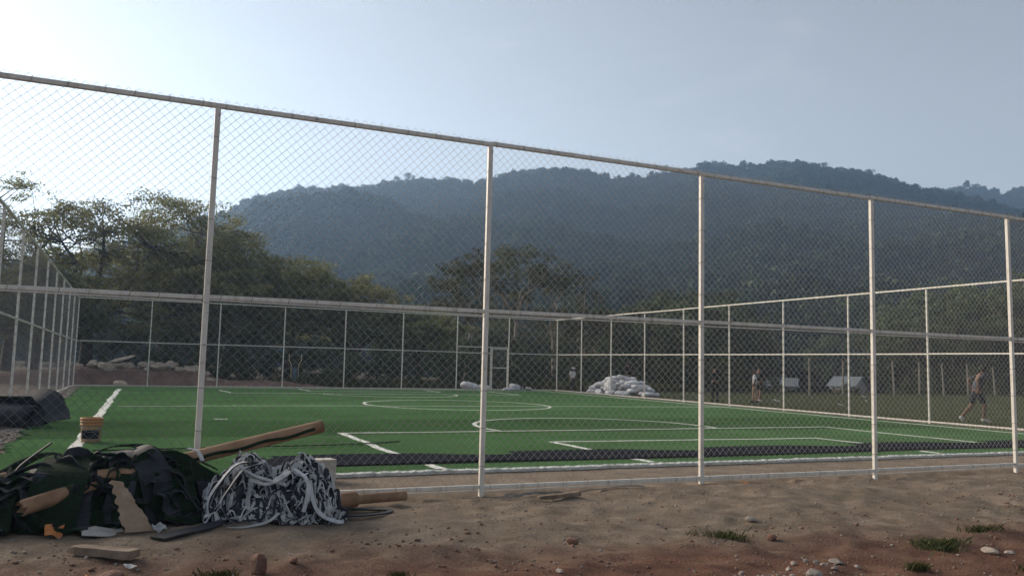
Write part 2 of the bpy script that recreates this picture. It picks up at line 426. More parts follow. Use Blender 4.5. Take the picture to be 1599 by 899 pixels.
def leaf_quads(rng, P, nrm, size, flat=0.):
    n = len(P)
    N = nrm + rng.normal(0, .7, (n, 3)); N[:, 2] += flat
    N /= np.linalg.norm(N, axis=1)[:, None] + 1e-9
    t = np.cross(N, rng.normal(0, 1, (n, 3))); t /= np.linalg.norm(t, axis=1)[:, None] + 1e-9
    b = np.cross(N, t)
    s = (size * rng.uniform(.6, 1.4, n))[:, None]
    a = s * rng.uniform(.45, .8, (n, 1))
    V = np.stack([P - t * s, P + b * a - t * s * .1, P + t * s, P - b * a + t * s * .1], 1).reshape(-1, 3)
    F = np.arange(4 * n).reshape(n, 4)
    return V, F

proto = bpy.data.collections.new('forest_kinds')
rng = np.random.default_rng(5)
def far_tree(i, kind):
    if kind == 'tall': V, F = clump_crown(rng, 260, 2.7, 3.6, 9.0, .85, lump=5)
    else: V, F = clump_crown(rng, 560, *[(4.2, 3.0, 6.0), (3.4, 3.6, 6.6), (5.4, 2.4, 5.6), (3.0, 2.6, 5.0), (4.6, 3.8, 7.2)][i % 5], .55, lump=7)
    # trunk as a thin cross-section prism
    me = np_mesh('far_tree', V, F); me.materials.append(MAT['leaf_h'])
    o = bpy.data.objects.new('far_tree', me); proto.objects.link(o); return o
kinds = [far_tree(i, 'round') for i in range(14)] + [far_tree(9, 'tall')]

def scatter_points(x, y, z, n, seed, az_lim, tmax_row):
    r = np.random.default_rng(seed)
    nt_, na_ = x.shape
    P = []
    i = r.uniform(0, tmax_row, n * 3); j = r.uniform(0, na_ - 1.001, n * 3)
    i0 = i.astype(int); j0 = j.astype(int); fi = i - i0; fj = j - j0
    def lerp(a): return (a[i0, j0] * (1 - fi) + a[i0 + 1, j0] * fi) * (1 - fj) + (a[i0, j0 + 1] * (1 - fi) + a[i0 + 1, j0 + 1] * fi) * fj
    X, Y, Z = lerp(x), lerp(y), lerp(z)
    R = np.hypot(X, Y); keep = r.uniform(0, R.max(), n * 3) < R
    a = np.degrees(np.arctan2(X, Y)); keep &= (a > az_lim[0]) & (a < az_lim[1])
    return np.stack([X, Y, Z - .6], 1)[keep][:n]

def gn_forest(name, pts, label, seed, smin, smax):
    me = bpy.data.meshes.new(name); me.vertices.add(len(pts)); me.vertices.foreach_set('co', pts.astype(np.float32).ravel())
    o = bpy.data.objects.new(name, me); COL.objects.link(o)
    ng = bpy.data.node_groups.new(name, 'GeometryNodeTree')
    ng.interface.new_socket('Geometry', in_out='INPUT', socket_type='NodeSocketGeometry')
    ng.interface.new_socket('Geometry', in_out='OUTPUT', socket_type='NodeSocketGeometry')
    N = ng.nodes; L = ng.links
    gi = N.new('NodeGroupInput'); go = N.new('NodeGroupOutput')
    m2p = N.new('GeometryNodeMeshToPoints'); iop = N.new('GeometryNodeInstanceOnPoints')
    ci = N.new('GeometryNodeCollectionInfo'); ci.inputs['Collection'].default_value = proto
    ci.inputs['Separate Children'].default_value = True; ci.inputs['Reset Children'].default_value = True
    rv = N.new('FunctionNodeRandomValue'); rv.data_type = 'FLOAT_VECTOR'
    rv.inputs['Min'].default_value = (-.1, -.1, 0); rv.inputs['Max'].default_value = (.1, .1, 6.28); rv.inputs['Seed'].default_value = seed
    rs = N.new('FunctionNodeRandomValue'); rs.data_type = 'FLOAT'
    rs.inputs[2].default_value = smin; rs.inputs[3].default_value = smax; rs.inputs['Seed'].default_value = seed + 1
    iop.inputs['Pick Instance'].default_value = True
    L.new(gi.outputs[0], m2p.inputs[0]); L.new(m2p.outputs[0], iop.inputs['Points']); L.new(ci.outputs[0], iop.inputs['Instance'])
    L.new(rv.outputs[0], iop.inputs['Rotation']); L.new(rs.outputs[1], iop.inputs['Scale']); L.new(iop.outputs[0], go.inputs[0])
    md = o.modifiers.new('scatter', 'NODES'); md.node_group = ng
    o['label'] = label; o['category'] = 'forest'
    return stuff(o)
gn_forest('forest', scatter_points(hx, hy, hz, 34000, 21, (-22, 75), 121), 'dense dark forest covering the near hillside', 4, .55, 1.35)
gn_forest('forest', scatter_points(bx_, by_, bz_, 7000, 22, (34, 80), 61), 'hazy forest on the farther ridge at the right', 7, .9, 1.5)

# ------------------------------------------------------------------ artificial pitch
def ragged(pts, step, amp, seed, close=True):
    r = np.random.default_rng(seed); out = []
    n = len(pts)
    for i in range(n if close else n - 1):
        a = np.array(pts[i][:2]); b = np.array(pts[(i + 1) % n][:2]); A = pts[i][2]
        L = np.linalg.norm(b - a); k = max(1, int(L / step)); nr = np.array([-(b - a)[1], (b - a)[0]]) / L
        w = 0.
        for j in range(k):
            w = .75 * w + r.normal(0, 1) * A * .5
            out.append(a + (b - a) * j / k + nr * (w if j else 0))
    return out
def slab(name, outline, z0, z1, mats):
    V = [(x, y, z1) for x, y in outline] + [(x, y, z0) for x, y in outline]; n = len(outline)
    F = [tuple(range(n))] + [(i, i + n, (i + 1) % n + n, (i + 1) % n) for i in range(n)]
    mb = MB(); mb.add(V, F); return mb.build(name, mats)
ZT = .045
# outline (x, y, raggedness), anticlockwise
turf_outline = ragged([(-1.62, 10.36, .012), (20.75, 10.36, .02), (20.75, 41.15, .05), (-2.45, 41.1, .10), (-2.1, 29., .10), (-1.9, 19.8, .13), (-1.75, 13.5, .1)], .11, .1, 4)
turf = structure(slab('artificial_turf', turf_outline, -.03, ZT, 'turf'))

def stripe(name, path, w, z=ZT + .004, rag=.006, closed=False, th=.003, step=.12):
    """a band of white turf along a path"""
    P = [np.array(p, float) for p in path]; Q = []
    for i in range(len(P) - 1):
        L = np.linalg.norm(P[i + 1] - P[i]); k = max(1, int(L / step))
        for j in range(k): Q.append(P[i] + (P[i + 1] - P[i]) * j / k)
    Q.append(P[-1]); Q = np.array(Q); n = len(Q)
    T = np.gradient(Q, axis=0); T /= np.linalg.norm(T, axis=1)[:, None]; Nn = np.stack([-T[:, 1], T[:, 0]], 1)
    wob = np.convolve(RNG.normal(0, 1, n + 8), np.ones(9) / 9, 'valid') * .05
    l = Q + Nn * (w / 2 + wob + RNG.normal(0, rag, n))[:, None]; r = Q + Nn * (-w / 2 + wob + RNG.normal(0, rag, n))[:, None]
    V = [(*a, z) for a in l] + [(*a, z) for a in r] + [(*a, z - th - .003) for a in l] + [(*a, z - th - .003) for a in r]
    F = []
    for i in range(n - 1):
        F += [(i, i + 1, n + i + 1, n + i)][::1]
        F += [(i + 1, i, 2 * n + i, 2 * n + i + 1), (n + i, n + i + 1, 3 * n + i + 1, 3 * n + i)]
    mb = MB(); mb.add(V, [q[::-1] for q in F])
    o = mb.build(name, 'line'); o.parent = turf; return o
CX, TL, TR, GL, FL, HALF = 9.85, -.86, 20.05, 10.48, 40.35, 25.9
LWD = .10
def arc(c, r, a0, a1, n=48): return [(c[0] + r * math.cos(a0 + (a1 - a0) * i / n), c[1] + r * math.sin(a0 + (a1 - a0) * i / n)) for i in range(n + 1)]
stripe('touch_line', [(TL, 10.6), (TL, FL - 2.4)], .17)
stripe('touch_line', [(TR, 10.6), (TR, FL)], LWD)
stripe('goal_line', [(2.5, FL), (TR, FL)], LWD)
stripe('halfway_line', [(TL + .3, 25.2), (4, 25.7), (TR, HALF - .6)], .085)
stripe('centre_circle', arc((CX, HALF + .55), 3.15, 0, 2 * math.pi, 80), LWD)
stripe('penalty_line', [(3.62, 12.2), (3.58, 16.05)], .13); stripe('penalty_line', [(3.52, 16.05), (16.15, 16.2)], LWD); stripe('penalty_line', [(16.1, 16.15), (16.25, 12.05)], LWD)
stripe('penalty_arc', arc((CX, 16.9), 2.95, math.radians(-14), math.radians(194)), LWD)
stripe('goal_area_line', [(7.02, 12.2), (6.98, 13.7)], .12); stripe('goal_area_line', [(6.92, 13.7), (13.25, 13.5)], LWD); stripe('goal_area_line', [(13.2, 13.45), (13.35, 12.1)], LWD)
stripe('penalty_line', [(3.1, 37.6), (3.3, 35.0)], LWD); stripe('penalty_line', [(3.3, 35.0), (16.1, 35.0)], LWD)
stripe('penalty_line', [(16.1, 35.0), (16.1, FL)], LWD)
stripe('goal_area_line', [(6.9, 37.6), (13.1, 37.6)], LWD); stripe('goal_area_line', [(6.9, 37.6), (6.9, FL)], LWD); stripe('goal_area_line', [(13.1, 37.6), (13.1, FL)], LWD)
stripe('penalty_arc', arc((CX, 34.9), 2.9, math.radians(180), math.radians(360)), .085)
stripe('penalty_spot', [(1.55, 20.1), (1.85, 20.1)], .12)
stripe('line_end', [(3.72, 10.5), (3.72, 10.98)], .14); stripe('line_end', [(7.05, 10.5), (7.0, 11.0)], .14); stripe('line_end', [(13.2, 10.5), (13.15, 10.9)], .13)
# fluffy white goal-line edge nearest the street
def fluffy_edge():
    n = 420; xs = np.linspace(-1.55, 20.7, n); mb = MB(); V = []; F = []
    for i, x in enumerate(xs):
        a = .055 + RNG.normal(0, .010); b = RNG.normal(0, .010); h = ZT + .010 + RNG.normal(0, .004)
        y0 = 10.33 + .012 * math.sin(x * 2.1) + .01 * math.sin(x * 5.3)
        V += [(x, y0 - .015 + b, .002), (x, y0 - .02 + b, h * .75), (x, y0 + .04, h), (x, y0 + a + b, h * .9), (x, y0 + a + b + .02, ZT + .001)]
    for i in range(n - 1):
        for k in range(4): F.append((i * 5 + k, (i + 1) * 5 + k, (i + 1) * 5 + k + 1, i * 5 + k + 1))
    mb.add(V, F); o = mb.build('goal_line', 'line', turf); return o
fluffy_edge()
# the upturned strip of turf showing its slate backing
def slate_strip():
    n = 220; xs = np.linspace(1.5, 20.6, n); V = []; F = []; m = 7
    for i, x in enumerate(xs):
        ya = 10.98 + .05 * math.sin(x * .55) + RNG.normal(0, .004); yb = 12.36 + .07 * math.sin(x * .4 + 1) + RNG.normal(0, .004)
        if x > 14: yb -= (x - 14) * .05; ya -= (x - 14) * .03
        for k in range(m):
            t = k / (m - 1); z = ZT + .014 + .006 * math.sin(x * 1.7 + t * 3) + .016 * (1 - t) ** 3 - .012 * t
            V.append((x, ya + (yb - ya) * t, z))
    nv = len(V)
    for i, x in enumerate(xs):
        V.append((x, V[i * m][1] + .03, ZT - .004)); V.append((x, V[i * m + m - 1][1], ZT - .004))
    for i in range(n - 1):
        for k in range(m - 1): F.append((i * m + k, (i + 1) * m + k, (i + 1) * m + k + 1, i * m + k + 1))
        F.append((nv + 2 * i, nv + 2 * i + 2, (i + 1) * m, i * m)); F.append((i * m + m - 1, (i + 1) * m + m - 1, nv + 2 * i + 3, nv + 2 * i + 1))
    mb = MB(); mb.add(V, F); o = mb.build('turf_strip', 'slate')
    tag(o, 'long slate-grey strip of upturned turf backing lying along the near goal line', 'turf strip')
slate_strip()

# ------------------------------------------------------------------ chain-link cage
def mesh_panel(name, width, z0, z1, seed, r=.0019, w_=.0478, sag=.012):
    rg = np.random.default_rng(seed)
    nw = int(round(width / w_)); w = width / nw; nz = int((z1 - z0) / w_)
    I, J = np.meshgrid(np.arange(nw), np.arange(nz + 1), indexing='ij')
    x = (I + (I + J) % 2) * w; z = z0 + J * (z1 - z0) / nz
    y = np.where((I + J) % 2 == 0, .0022, -.0022) * np.where(I % 2 == 0, 1, -1)
    ox, oz = rg.uniform(0, 50), rg.uniform(0, 50)
    inner = np.sin(np.pi * np.clip(x / width, 0, 1)) ** .5
    x = x + inner * (sag * fbm(x + ox, z + oz, .8, 3, seed) + .004 * fbm(x + ox, z, .15, 2, seed + 3))
    z = z + inner * sag * fbm(x + oz, z + ox, .9, 3, seed + 1)
    y = y + inner * .03 * fbm(x + ox, z + oz, 1.1, 2, seed + 2)
    C = np.stack([x, y, z], -1)                                     # nw, nz+1, 3
    ang = np.array([0, 2.094, 4.189])
    off = np.stack([r * np.cos(ang), r * np.sin(ang), 0 * ang], -1)  # ring in x-y, wire runs in x-z
    V = (C[:, :, None, :] + off[None, None]).reshape(-1, 3)
    base = (I[:, :-1] * (nz + 1) + J[:, :-1]) * 3
    F = []
    for k in range(3):
        k2 = (k + 1) % 3
        F.append(np.stack([base + k, base + k2, base + 3 + k2, base + 3 + k], -1).reshape(-1, 4))
    me = np_mesh(name, V, np.concatenate(F)); me.materials.append(MAT['wire']); return me
PANELS = [mesh_panel('chain_link_mesh', SP - .004, .03, HT + .075, s, r=.0027) for s in (1, 2, 3)]
FARPANELS = [mesh_panel('chain_link_mesh', SP - .004, .03, HT + .05, s, r=.0012) for s in (4, 5)]

def sq_tube(mb, a, b, w, d, nrm=None):
    """square tube from a to b"""
    a = Vector(a); b = Vector(b); L = (b - a).length; c = (a + b) / 2; z = (b - a).normalized()
    if abs(z.z) > .9: x = Vector((1, 0, 0)) if nrm is None else nrm
    else: x = Vector((0, 0, 1))
    y = z.cross(x).normalized(); x = y.cross(z)
    R = Matrix((x, y, z)).transposed(); be = min(w, d) * .12; hw, hd = w / 2, d / 2
    sec = [(-hw + be, -hd), (hw - be, -hd), (hw, -hd + be), (hw, hd - be), (hw - be, hd), (-hw + be, hd), (-hw, hd - be), (-hw, -hd + be)]
    V = [c + R @ Vector((p, q, s * L / 2)) for s in (-1, 1) for p, q in sec]
    F = [(i, (i + 1) % 8, 8 + (i + 1) % 8, 8 + i) for i in range(8)] + [tuple(range(7, -1, -1)), tuple(range(8, 16))]
    mb.add(V, F)

def fence(label, p0, ang, n, near=False, skip=(), first=True, last=True, over=.03):
    """local x runs along the fence, panels on +y side"""
    root = thing('chain_link_fence', label, 'fence', (p0[0], p0[1], 0), ang)
    L = n * SP
    pw = .055 if near else .05
    for k in range(n + 1):
        if (k == 0 and not first) or (k == n and not last): continue
        mb = MB(); sq_tube(mb, (0, 0, -.25), (0, 0, HT - .03), pw, pw, Vector((1, 0, 0)))
        # weld seam collar half-way
        mb.box((0, 0, 1.55), (pw + .003, pw + .003, .008)); mb.box((0, 0, 2.9), (pw + .003, pw + .003, .008))
        o = mb.build('post', 'post', root, loc=(k * SP, 0, 0))
        o.rotation_euler = (random.gauss(0, .002), random.gauss(0, .0025), 0)
    for z, nm, h in ((HT, 'top_rail', .048), (HM, 'middle_rail', .042), (.075, 'bottom_rail', .042)):
        for k in range(n):
            if (k, nm) in skip: continue
            mb = MB(); e = .0 if nm == 'top_rail' else pw / 2 + .001
            z1 = z + random.gauss(0, .004)
            sq_tube(mb, (k * SP + e - (.0 if k else over * (nm == 'top_rail')), 0, z1), ((k + 1) * SP - e - .001, 0, z1), h, h)
            mb.build(nm, 'post', root)
            if near:
                # flat bar that clamps the mesh edge to the rail
                mb = MB(); dz = .0 if nm == 'top_rail' else -.040
                if nm != 'top_rail':
                    a = .01 * random.uniform(-1, 1)
                    sq_tube(mb, (k * SP + .035, -.004, z + dz + a), ((k + 1) * SP - .035, -.004, z + dz - a), .014, .016)
                    mb.build('clamp_bar', 'post', root)
    for k in range(n):
        me = PANELS[k % 3] if near else FARPANELS[k % 2]
        o = link('chain_link_mesh', me, 'wire', root, loc=(k * SP + .002, pw / 2 + .012, 0)); stuff(o)
    if near:
        for k in range(n):
            mb = MB()
            for z in (HT, HM, .075):
                for q in np.arange(.12, SP, .31):
                    x = k * SP + q + random.uniform(-.06, .06); h = .036
                    mb.tube([(x, -.036, z - h), (x + .012, -.036, z + h * .4), (x + .01, .0, z + h + .004), (x, .045, z + h)], .0022, 4)
            for z in np.arange(.3, HT - .2, .42):
                x = k * SP; mb.tube([(x - .035, .03, z), (x - .03, -.032, z + .01), (x + .032, -.032, z + .004), (x + .034, .03, z - .01)], .0022, 4)
            stuff(mb.build('wire_ties', 'tie', root))
    return root
near_f = fence('tall cream-post chain-link fence beside the scrap turf heaps', (X0 - SP, D), 0, 7, near=True, first=True)
far_f = fence('chain-link fence with a small gate in front of the spreading trees', (XL, YF), 0, 8, first=False, last=True, skip=((6, 'bottom_rail'), (6, 'middle_rail')))
left_f = fence('chain-link fence beside the bare gravel strip and black turf roll', (XL + .0126 * 11 * SP, YF - 11 * SP + .02), math.pi / 2 + .0126, 11, last=True)
left_f.rotation_euler = (0, .0055, math.pi / 2 + .0126); left_f.location.z = .0055 * 11 * SP        # follows the rising ground
right_f = fence('chain-link fence between the artificial pitch and the grass field', (XR, YF - 11 * SP - .1), math.pi / 2, 11, last=False)

# gate set in the far fence
def gate():
    x0 = XL + 6 * SP; x1 = XL + 7 * SP
    mb = MB(); sq_tube(mb, (x0 + .03, YF, 2.35), (x1 - .03, YF, 2.35), .05, .05); o = mb.build('middle_rail', 'post', None); o.parent = far_f; o.matrix_parent_inverse = far_f.matrix_world.inverted() if False else Matrix.Translation((-XL, -YF, 0))
    gx0 = x1 - 1.02
    for nm, a, b in (('bottom_rail', (x0 + .03, YF, .06), (gx0 - .03, YF, .06)), ('middle_rail', (x0 + .03, YF, HM - .02), (gx0 - .03, YF, HM - .02)), ('post', (gx0 - .03, YF, -.1), (gx0 - .03, YF, 2.32))):
        mb = MB(); sq_tube(mb, a, b, .045, .045); o = mb.build(nm, 'post', None); o.parent = far_f; o.matrix_parent_inverse = Matrix.Translation((-XL, -YF, 0))
    g = thing('gate', 'narrow cream steel gate set in the fence under the pale trunks', 'gate', (gx0, YF - .03, 0))
    for nm, a, b in (('stile', (.03, 0, .05), (.03, 0, 2.30)), ('stile', (.95, 0, .05), (.95, 0, 2.30)), ('top_rail', (.055, 0, 2.27), (.925, 0, 2.27)), ('cross_bar', (.055, 0, 1.25), (.925, 0, 1.25)), ('bottom_rail', (.055, 0, .08), (.925, 0, .08))):
        mb = MB(); sq_tube(mb, a, b, .048, .048); mb.build(nm, 'post', g)
    me = mesh_panel('chain_link_mesh', .9, .06, 2.28, 9); stuff(link('chain_link_mesh', me, 'wire', g, loc=(.04, .03, 0)))
    mb = MB(); mb.box((.10, -.03, 1.15), (.09, .02, .03)); mb.tube([(.08, -.04, 1.15), (.08, -.075, 1.15), (.16, -.075, 1.15)], .008, 6); mb.build('latch', 'tie', g)
gate()

# ------------------------------------------------------------------ trees
def tree_mesh(seed, H, spread, trunk_r, style):
    """trunk and limbs that carry leaf pads spread through the crown; returns trunk MB and leaf (V, F)"""
    rg = random.Random(seed); nrg = np.random.default_rng(seed)
    mb = MB()
    # n pads, crown base, pad radius, pad flatness, leaves per pad, leaf size, leaf flatness, shell bias
    npad, base, pr, pf, per, size, flat, shell = {'umbrella': (74, .34, 1.32, .44, 430, .078, .7, .35), 'wispy': (38, .48, .95, .30, 260, .065, .8, .4), 'slender': (44, .40, .80, .75, 130, .09, .3, .5),
                                             'bush': (16, .08, .60, .75, 190, .085, .2, .4), 'round': (46, .22, 1.15, .75, 300, .12, .4, .35)}[style]
    pr *= (H / (11 if style != 'bush' else 3.2)) ** .5
    fork = Vector((rg.gauss(0, .25), rg.gauss(0, .25), H * {'umbrella': .26, 'wispy': .34, 'slender': .42, 'bush': .05, 'round': .25}[style]))
    mb.tube([(0, 0, -.3), (fork.x * .2, fork.y * .3, fork.z * .35), (fork.x * .7, fork.y * .6, fork.z * .75), fork], [trunk_r * 1.25, trunk_r, trunk_r * .85, trunk_r * .75], 9, cap=False)
    nl = {'umbrella': 6, 'wispy': 5, 'slender': 4, 'bush': 6, 'round': 6}[style]
    limbs = []
    for k in range(nl):
        az = 6.283 * k / nl + rg.gauss(0, .3); out = spread * rg.uniform(.45, .7); top = H * rg.uniform(.62, .80)
        e = Vector((math.cos(az) * out, math.sin(az) * out, top)); m1 = fork.lerp(e, .4) + Vector((0, 0, -.04 * H if style != 'slender' else .06 * H)) + Vector((rg.gauss(0, .25), rg.gauss(0, .25), 0)); m2 = fork.lerp(e, .75) + Vector((rg.gauss(0, .3), rg.gauss(0, .3), rg.gauss(0, .2)))
        pts = [fork.copy(), m1, m2, e]; mb.tube(pts, [trunk_r * .55, trunk_r * .42, trunk_r * .28, trunk_r * .14], 6, cap=False); limbs.append(pts)
    C = []; tries = 0
    while len(C) < npad and tries < 4000:
        tries += 1
        a = rg.uniform(0, 6.283); q = rg.random() ** .5; ir = spread * (.96 + .16 * math.sin(3 * a + seed) + .1 * math.sin(5 * a + seed * 2))
        r = q * ir
        if style in ('umbrella', 'wispy'):
            zt = H * (1 - .34 * q ** 2.2) - pr * pf * .8; zb_ = H * (base + .12 * (1 - q)); z = zt - (zt - zb_) * rg.random() ** (1.9)
        elif style == 'bush': zt = H * math.sqrt(max(0, 1 - q * q)) - pr * .4; z = zt * rg.random() ** .5
        else:
            zc = H * (base + 1) / 2; hz2 = H * (1 - base) / 2; s_ = math.sqrt(max(0, 1 - q * q)); z = zc + hz2 * s_ * (1 if rg.random() < .62 else -1) * rg.random() ** shell - pr * .3
        c = Vector((r * math.cos(a), r * math.sin(a), max(z, .25)))
        if all((c - d).length > pr * .62 for d in C): C.append(c)
    Ps = []; Ns = []
    for c in C:
        best = min(((p - c).length + (2 if p.z > c.z + .6 else 0), i, p) for pts in limbs for i, p in enumerate(pts) if i)
        p = best[2]; mid = p.lerp(c, .55) + Vector((rg.gauss(0, .2), rg.gauss(0, .2), -.12)); mb.tube([p, mid, c], [trunk_r * .15, trunk_r * .10, .012], 4, cap=False)
        rr = pr * rg.uniform(.7, 1.25); n_ = int(per * rg.uniform(.7, 1.2) * (rr / pr) ** 1.5)
        nb = 5
        sub = nrg.normal(0, .5, (nb, 3)) * np.array([rr, rr, rr * pf]); k = nrg.integers(0, nb, n_)
        d = nrg.normal(0, 1, (n_, 3)); d /= np.linalg.norm(d, axis=1)[:, None] + 1e-9
        P = np.array(c) + sub[k] + d * (nrg.uniform(0, 1, (n_, 1)) ** .5) * np.array([rr * .62, rr * .62, rr * pf * .62]); Ps.append(P); Ns.append(d)
        for s_ in sub[:3]: mb.tube([c, c + Vector(s_) * .9], [.014, .006], 3, cap=False)
    P = np.concatenate(Ps); dn = np.concatenate(Ns); k = P[:, 2] > .1
    return mb, leaf_quads(nrg, P[k], dn[k], size, flat)

TREE_CACHE = {}
def tree(name, label, loc, seed, H, spread, tr, style, leaf, bark, rz=None, group=None, scale=1.):
    key = (seed, H, spread, style)
    if key not in TREE_CACHE:
        mb, (V, F) = tree_mesh(seed, H, spread, tr, style)
        tm = mb.mesh('trunk'); tm.polygons.foreach_set('use_smooth', [True] * len(tm.polygons))
        TREE_CACHE[key] = (tm, np_mesh('crown', V, F))
    tm, cm = TREE_CACHE[key]
    z = float(ground_h(loc[0], loc[1]))
    root = thing(name, label, 'bush' if style == 'bush' else 'tree', (loc[0], loc[1], z), rz if rz is not None else random.uniform(0, 6.28), group)
    root.scale = (scale,) * 3
    link('trunk' if style != 'bush' else 'stems', tm, bark, root)
    link('crown' if style != 'bush' else 'foliage', cm, leaf, root)
    return root
G_ = 'spreading trees behind the far fence'
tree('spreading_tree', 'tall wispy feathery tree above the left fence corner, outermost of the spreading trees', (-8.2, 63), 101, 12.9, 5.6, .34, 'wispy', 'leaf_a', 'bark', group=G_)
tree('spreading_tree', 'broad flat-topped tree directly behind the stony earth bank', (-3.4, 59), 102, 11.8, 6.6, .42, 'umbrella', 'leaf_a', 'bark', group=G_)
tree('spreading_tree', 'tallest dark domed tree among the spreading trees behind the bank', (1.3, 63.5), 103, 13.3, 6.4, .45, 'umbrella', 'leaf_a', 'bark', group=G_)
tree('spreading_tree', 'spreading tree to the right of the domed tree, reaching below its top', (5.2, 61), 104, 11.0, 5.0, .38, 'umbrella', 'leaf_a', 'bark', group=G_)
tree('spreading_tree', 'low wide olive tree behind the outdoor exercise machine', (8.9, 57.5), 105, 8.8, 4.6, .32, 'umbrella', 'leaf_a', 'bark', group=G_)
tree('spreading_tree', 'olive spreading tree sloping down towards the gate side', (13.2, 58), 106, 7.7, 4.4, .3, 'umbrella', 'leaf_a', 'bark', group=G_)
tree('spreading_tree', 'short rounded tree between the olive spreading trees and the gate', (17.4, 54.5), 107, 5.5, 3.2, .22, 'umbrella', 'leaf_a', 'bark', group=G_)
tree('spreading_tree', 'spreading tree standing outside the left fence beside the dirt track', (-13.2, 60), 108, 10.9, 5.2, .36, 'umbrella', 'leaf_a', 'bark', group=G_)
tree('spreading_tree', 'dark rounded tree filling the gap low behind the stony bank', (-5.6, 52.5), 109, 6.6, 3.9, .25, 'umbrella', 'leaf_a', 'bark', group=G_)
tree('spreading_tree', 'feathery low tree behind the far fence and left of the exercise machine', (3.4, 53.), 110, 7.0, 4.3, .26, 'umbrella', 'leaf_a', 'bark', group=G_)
for q, (x, y, h) in enumerate(((-20, 60, 12), (-27, 54, 12.5), (-33, 47, 12), (-40, 62, 14))):  # row outside the view, added to keep the low sun off the ground
    tree('spreading_tree', 'unseen spreading tree added left of the view to shade the ground', (x, y), 111 + q % 2, 12., 6.2, .4, 'umbrella', 'leaf_a', 'bark', group='added shade trees outside the view', scale=h / 12)
# pale slender trees
G_ = 'slender pale-trunked trees behind the gate'
tree('slender_tree', 'slender pale-trunked tree standing right behind the gate', (21.6, 56.5), 121, 9.6, 2.7, .16, 'slender', 'leaf_s', 'palebark', group=G_)
tree('slender_tree', 'thin-leaved tree with forked pale trunk, tallest behind the fence corner', (25.6, 57), 122, 10.9, 3.3, .18, 'slender', 'leaf_s', 'palebark', group=G_)
tree('slender_tree', 'thin-leaved pale tree leaning beside the tallest slender tree', (29.6, 58), 123, 10.8, 3.4, .18, 'slender', 'leaf_s', 'palebark', group=G_)
tree('slender_tree', 'shorter slender tree between the sacks and the pale-trunked trees', (32.6, 57), 124, 8.2, 2.8, .14, 'slender', 'leaf_s', 'palebark', group=G_)
# right-hand wood beyond the grass
right = [(37, 62, 7.6), (40.5, 58, 7.0), (45, 63, 8.6), (50, 66, 8.6), (54, 69, 8.4), (60, 77, 10.5), (62, 84, 12), (86, 72, 10.6), (84, 66, 12.4), (83, 58, 11.4), (92, 62, 13.4), (97, 54, 13), (72, 60, 8.2), (90, 48, 11), (104, 62, 14), (110, 50, 13)]
for q, (x, y, h) in enumerate(right):
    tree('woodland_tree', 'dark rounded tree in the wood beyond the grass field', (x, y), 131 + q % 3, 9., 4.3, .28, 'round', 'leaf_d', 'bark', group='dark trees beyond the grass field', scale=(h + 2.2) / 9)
# undergrowth
bush = [(-1.5 + i * 2.35 + random.uniform(-.7, .7), 48.5 + random.uniform(-1.2, 2.5), random.uniform(.75, 1.25)) for i in range(15)]
for q, (x, y, s) in enumerate(bush):
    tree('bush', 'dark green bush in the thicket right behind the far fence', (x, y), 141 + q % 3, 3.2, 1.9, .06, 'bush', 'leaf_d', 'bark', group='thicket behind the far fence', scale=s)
bush = [(28 + i * 2.9 + random.uniform(-.8, .8), 46. + (i > 4) * 1.5 + random.uniform(-.8, 2.6), random.uniform(.8, 1.2) * (1.15 if i > 12 else .9)) for i in range(21)]
bush = [(x, y, s * (.5 if 45.5 < x < 54 else 1)) for x, y, s in bush if not (39.6 < x < 45.5)]
for q, (x, y, s) in enumerate(bush):
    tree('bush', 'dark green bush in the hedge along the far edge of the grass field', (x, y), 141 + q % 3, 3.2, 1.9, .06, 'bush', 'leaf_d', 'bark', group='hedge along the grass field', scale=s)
# back rows so that no bare plain shows between the trees and the hill
r_ = random.Random(9)
for q in range(34):
    a = math.radians(r_.uniform(-14, 62)); d = r_.uniform(88, 140); d = d + 55 if 39.5 < math.degrees(a) < 49.5 else d; x, y = d * math.sin(a), d * math.cos(a)
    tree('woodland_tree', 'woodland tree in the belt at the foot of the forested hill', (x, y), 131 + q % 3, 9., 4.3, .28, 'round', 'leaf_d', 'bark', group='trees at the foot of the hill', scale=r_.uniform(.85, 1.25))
# single trees standing out on the crest
r_ = random.Random(19)
def crest(az):
    rr = float(rrA(np.array(az))); return rr * math.sin(math.radians(az)), rr * math.cos(math.radians(az)), float(np.interp(az, RIDGE[:, 0], RIDGE[:, 1])) * rr + EYE - 7.5
CR = []
for i in range(4):
    V, F = clump_crown(np.random.default_rng(60 + i), 210, 2.4 + .9 * (i % 2), 1.5 + .7 * (i // 2), 6.6 + i * .7, .42, lump=5)
    mb = MB(); mb.tube([(0, 0, -1), (.15, 0, 4), (.1, .1, 8 + i * .7)], [.28, .2, .08], 6)
    CR.append((mb.mesh('trunk'), np_mesh('crown', V, F)))
for q in range(46):
    az = 4.2 + 45.5 * (q + r_.uniform(-.4, .4)) / 45; x, y, z = crest(az); k = r_.randrange(4)
    root = thing('ridge_tree', 'single tree standing out against the sky on the hill crest', 'tree', (x, y, z), r_.uniform(0, 6.28), 'trees standing on the crest'); root.scale = (r_.uniform(.85, 1.55),) * 3
    link('trunk', CR[k][0], 'bark', root); link('crown', CR[k][1], 'leaf_h', root)

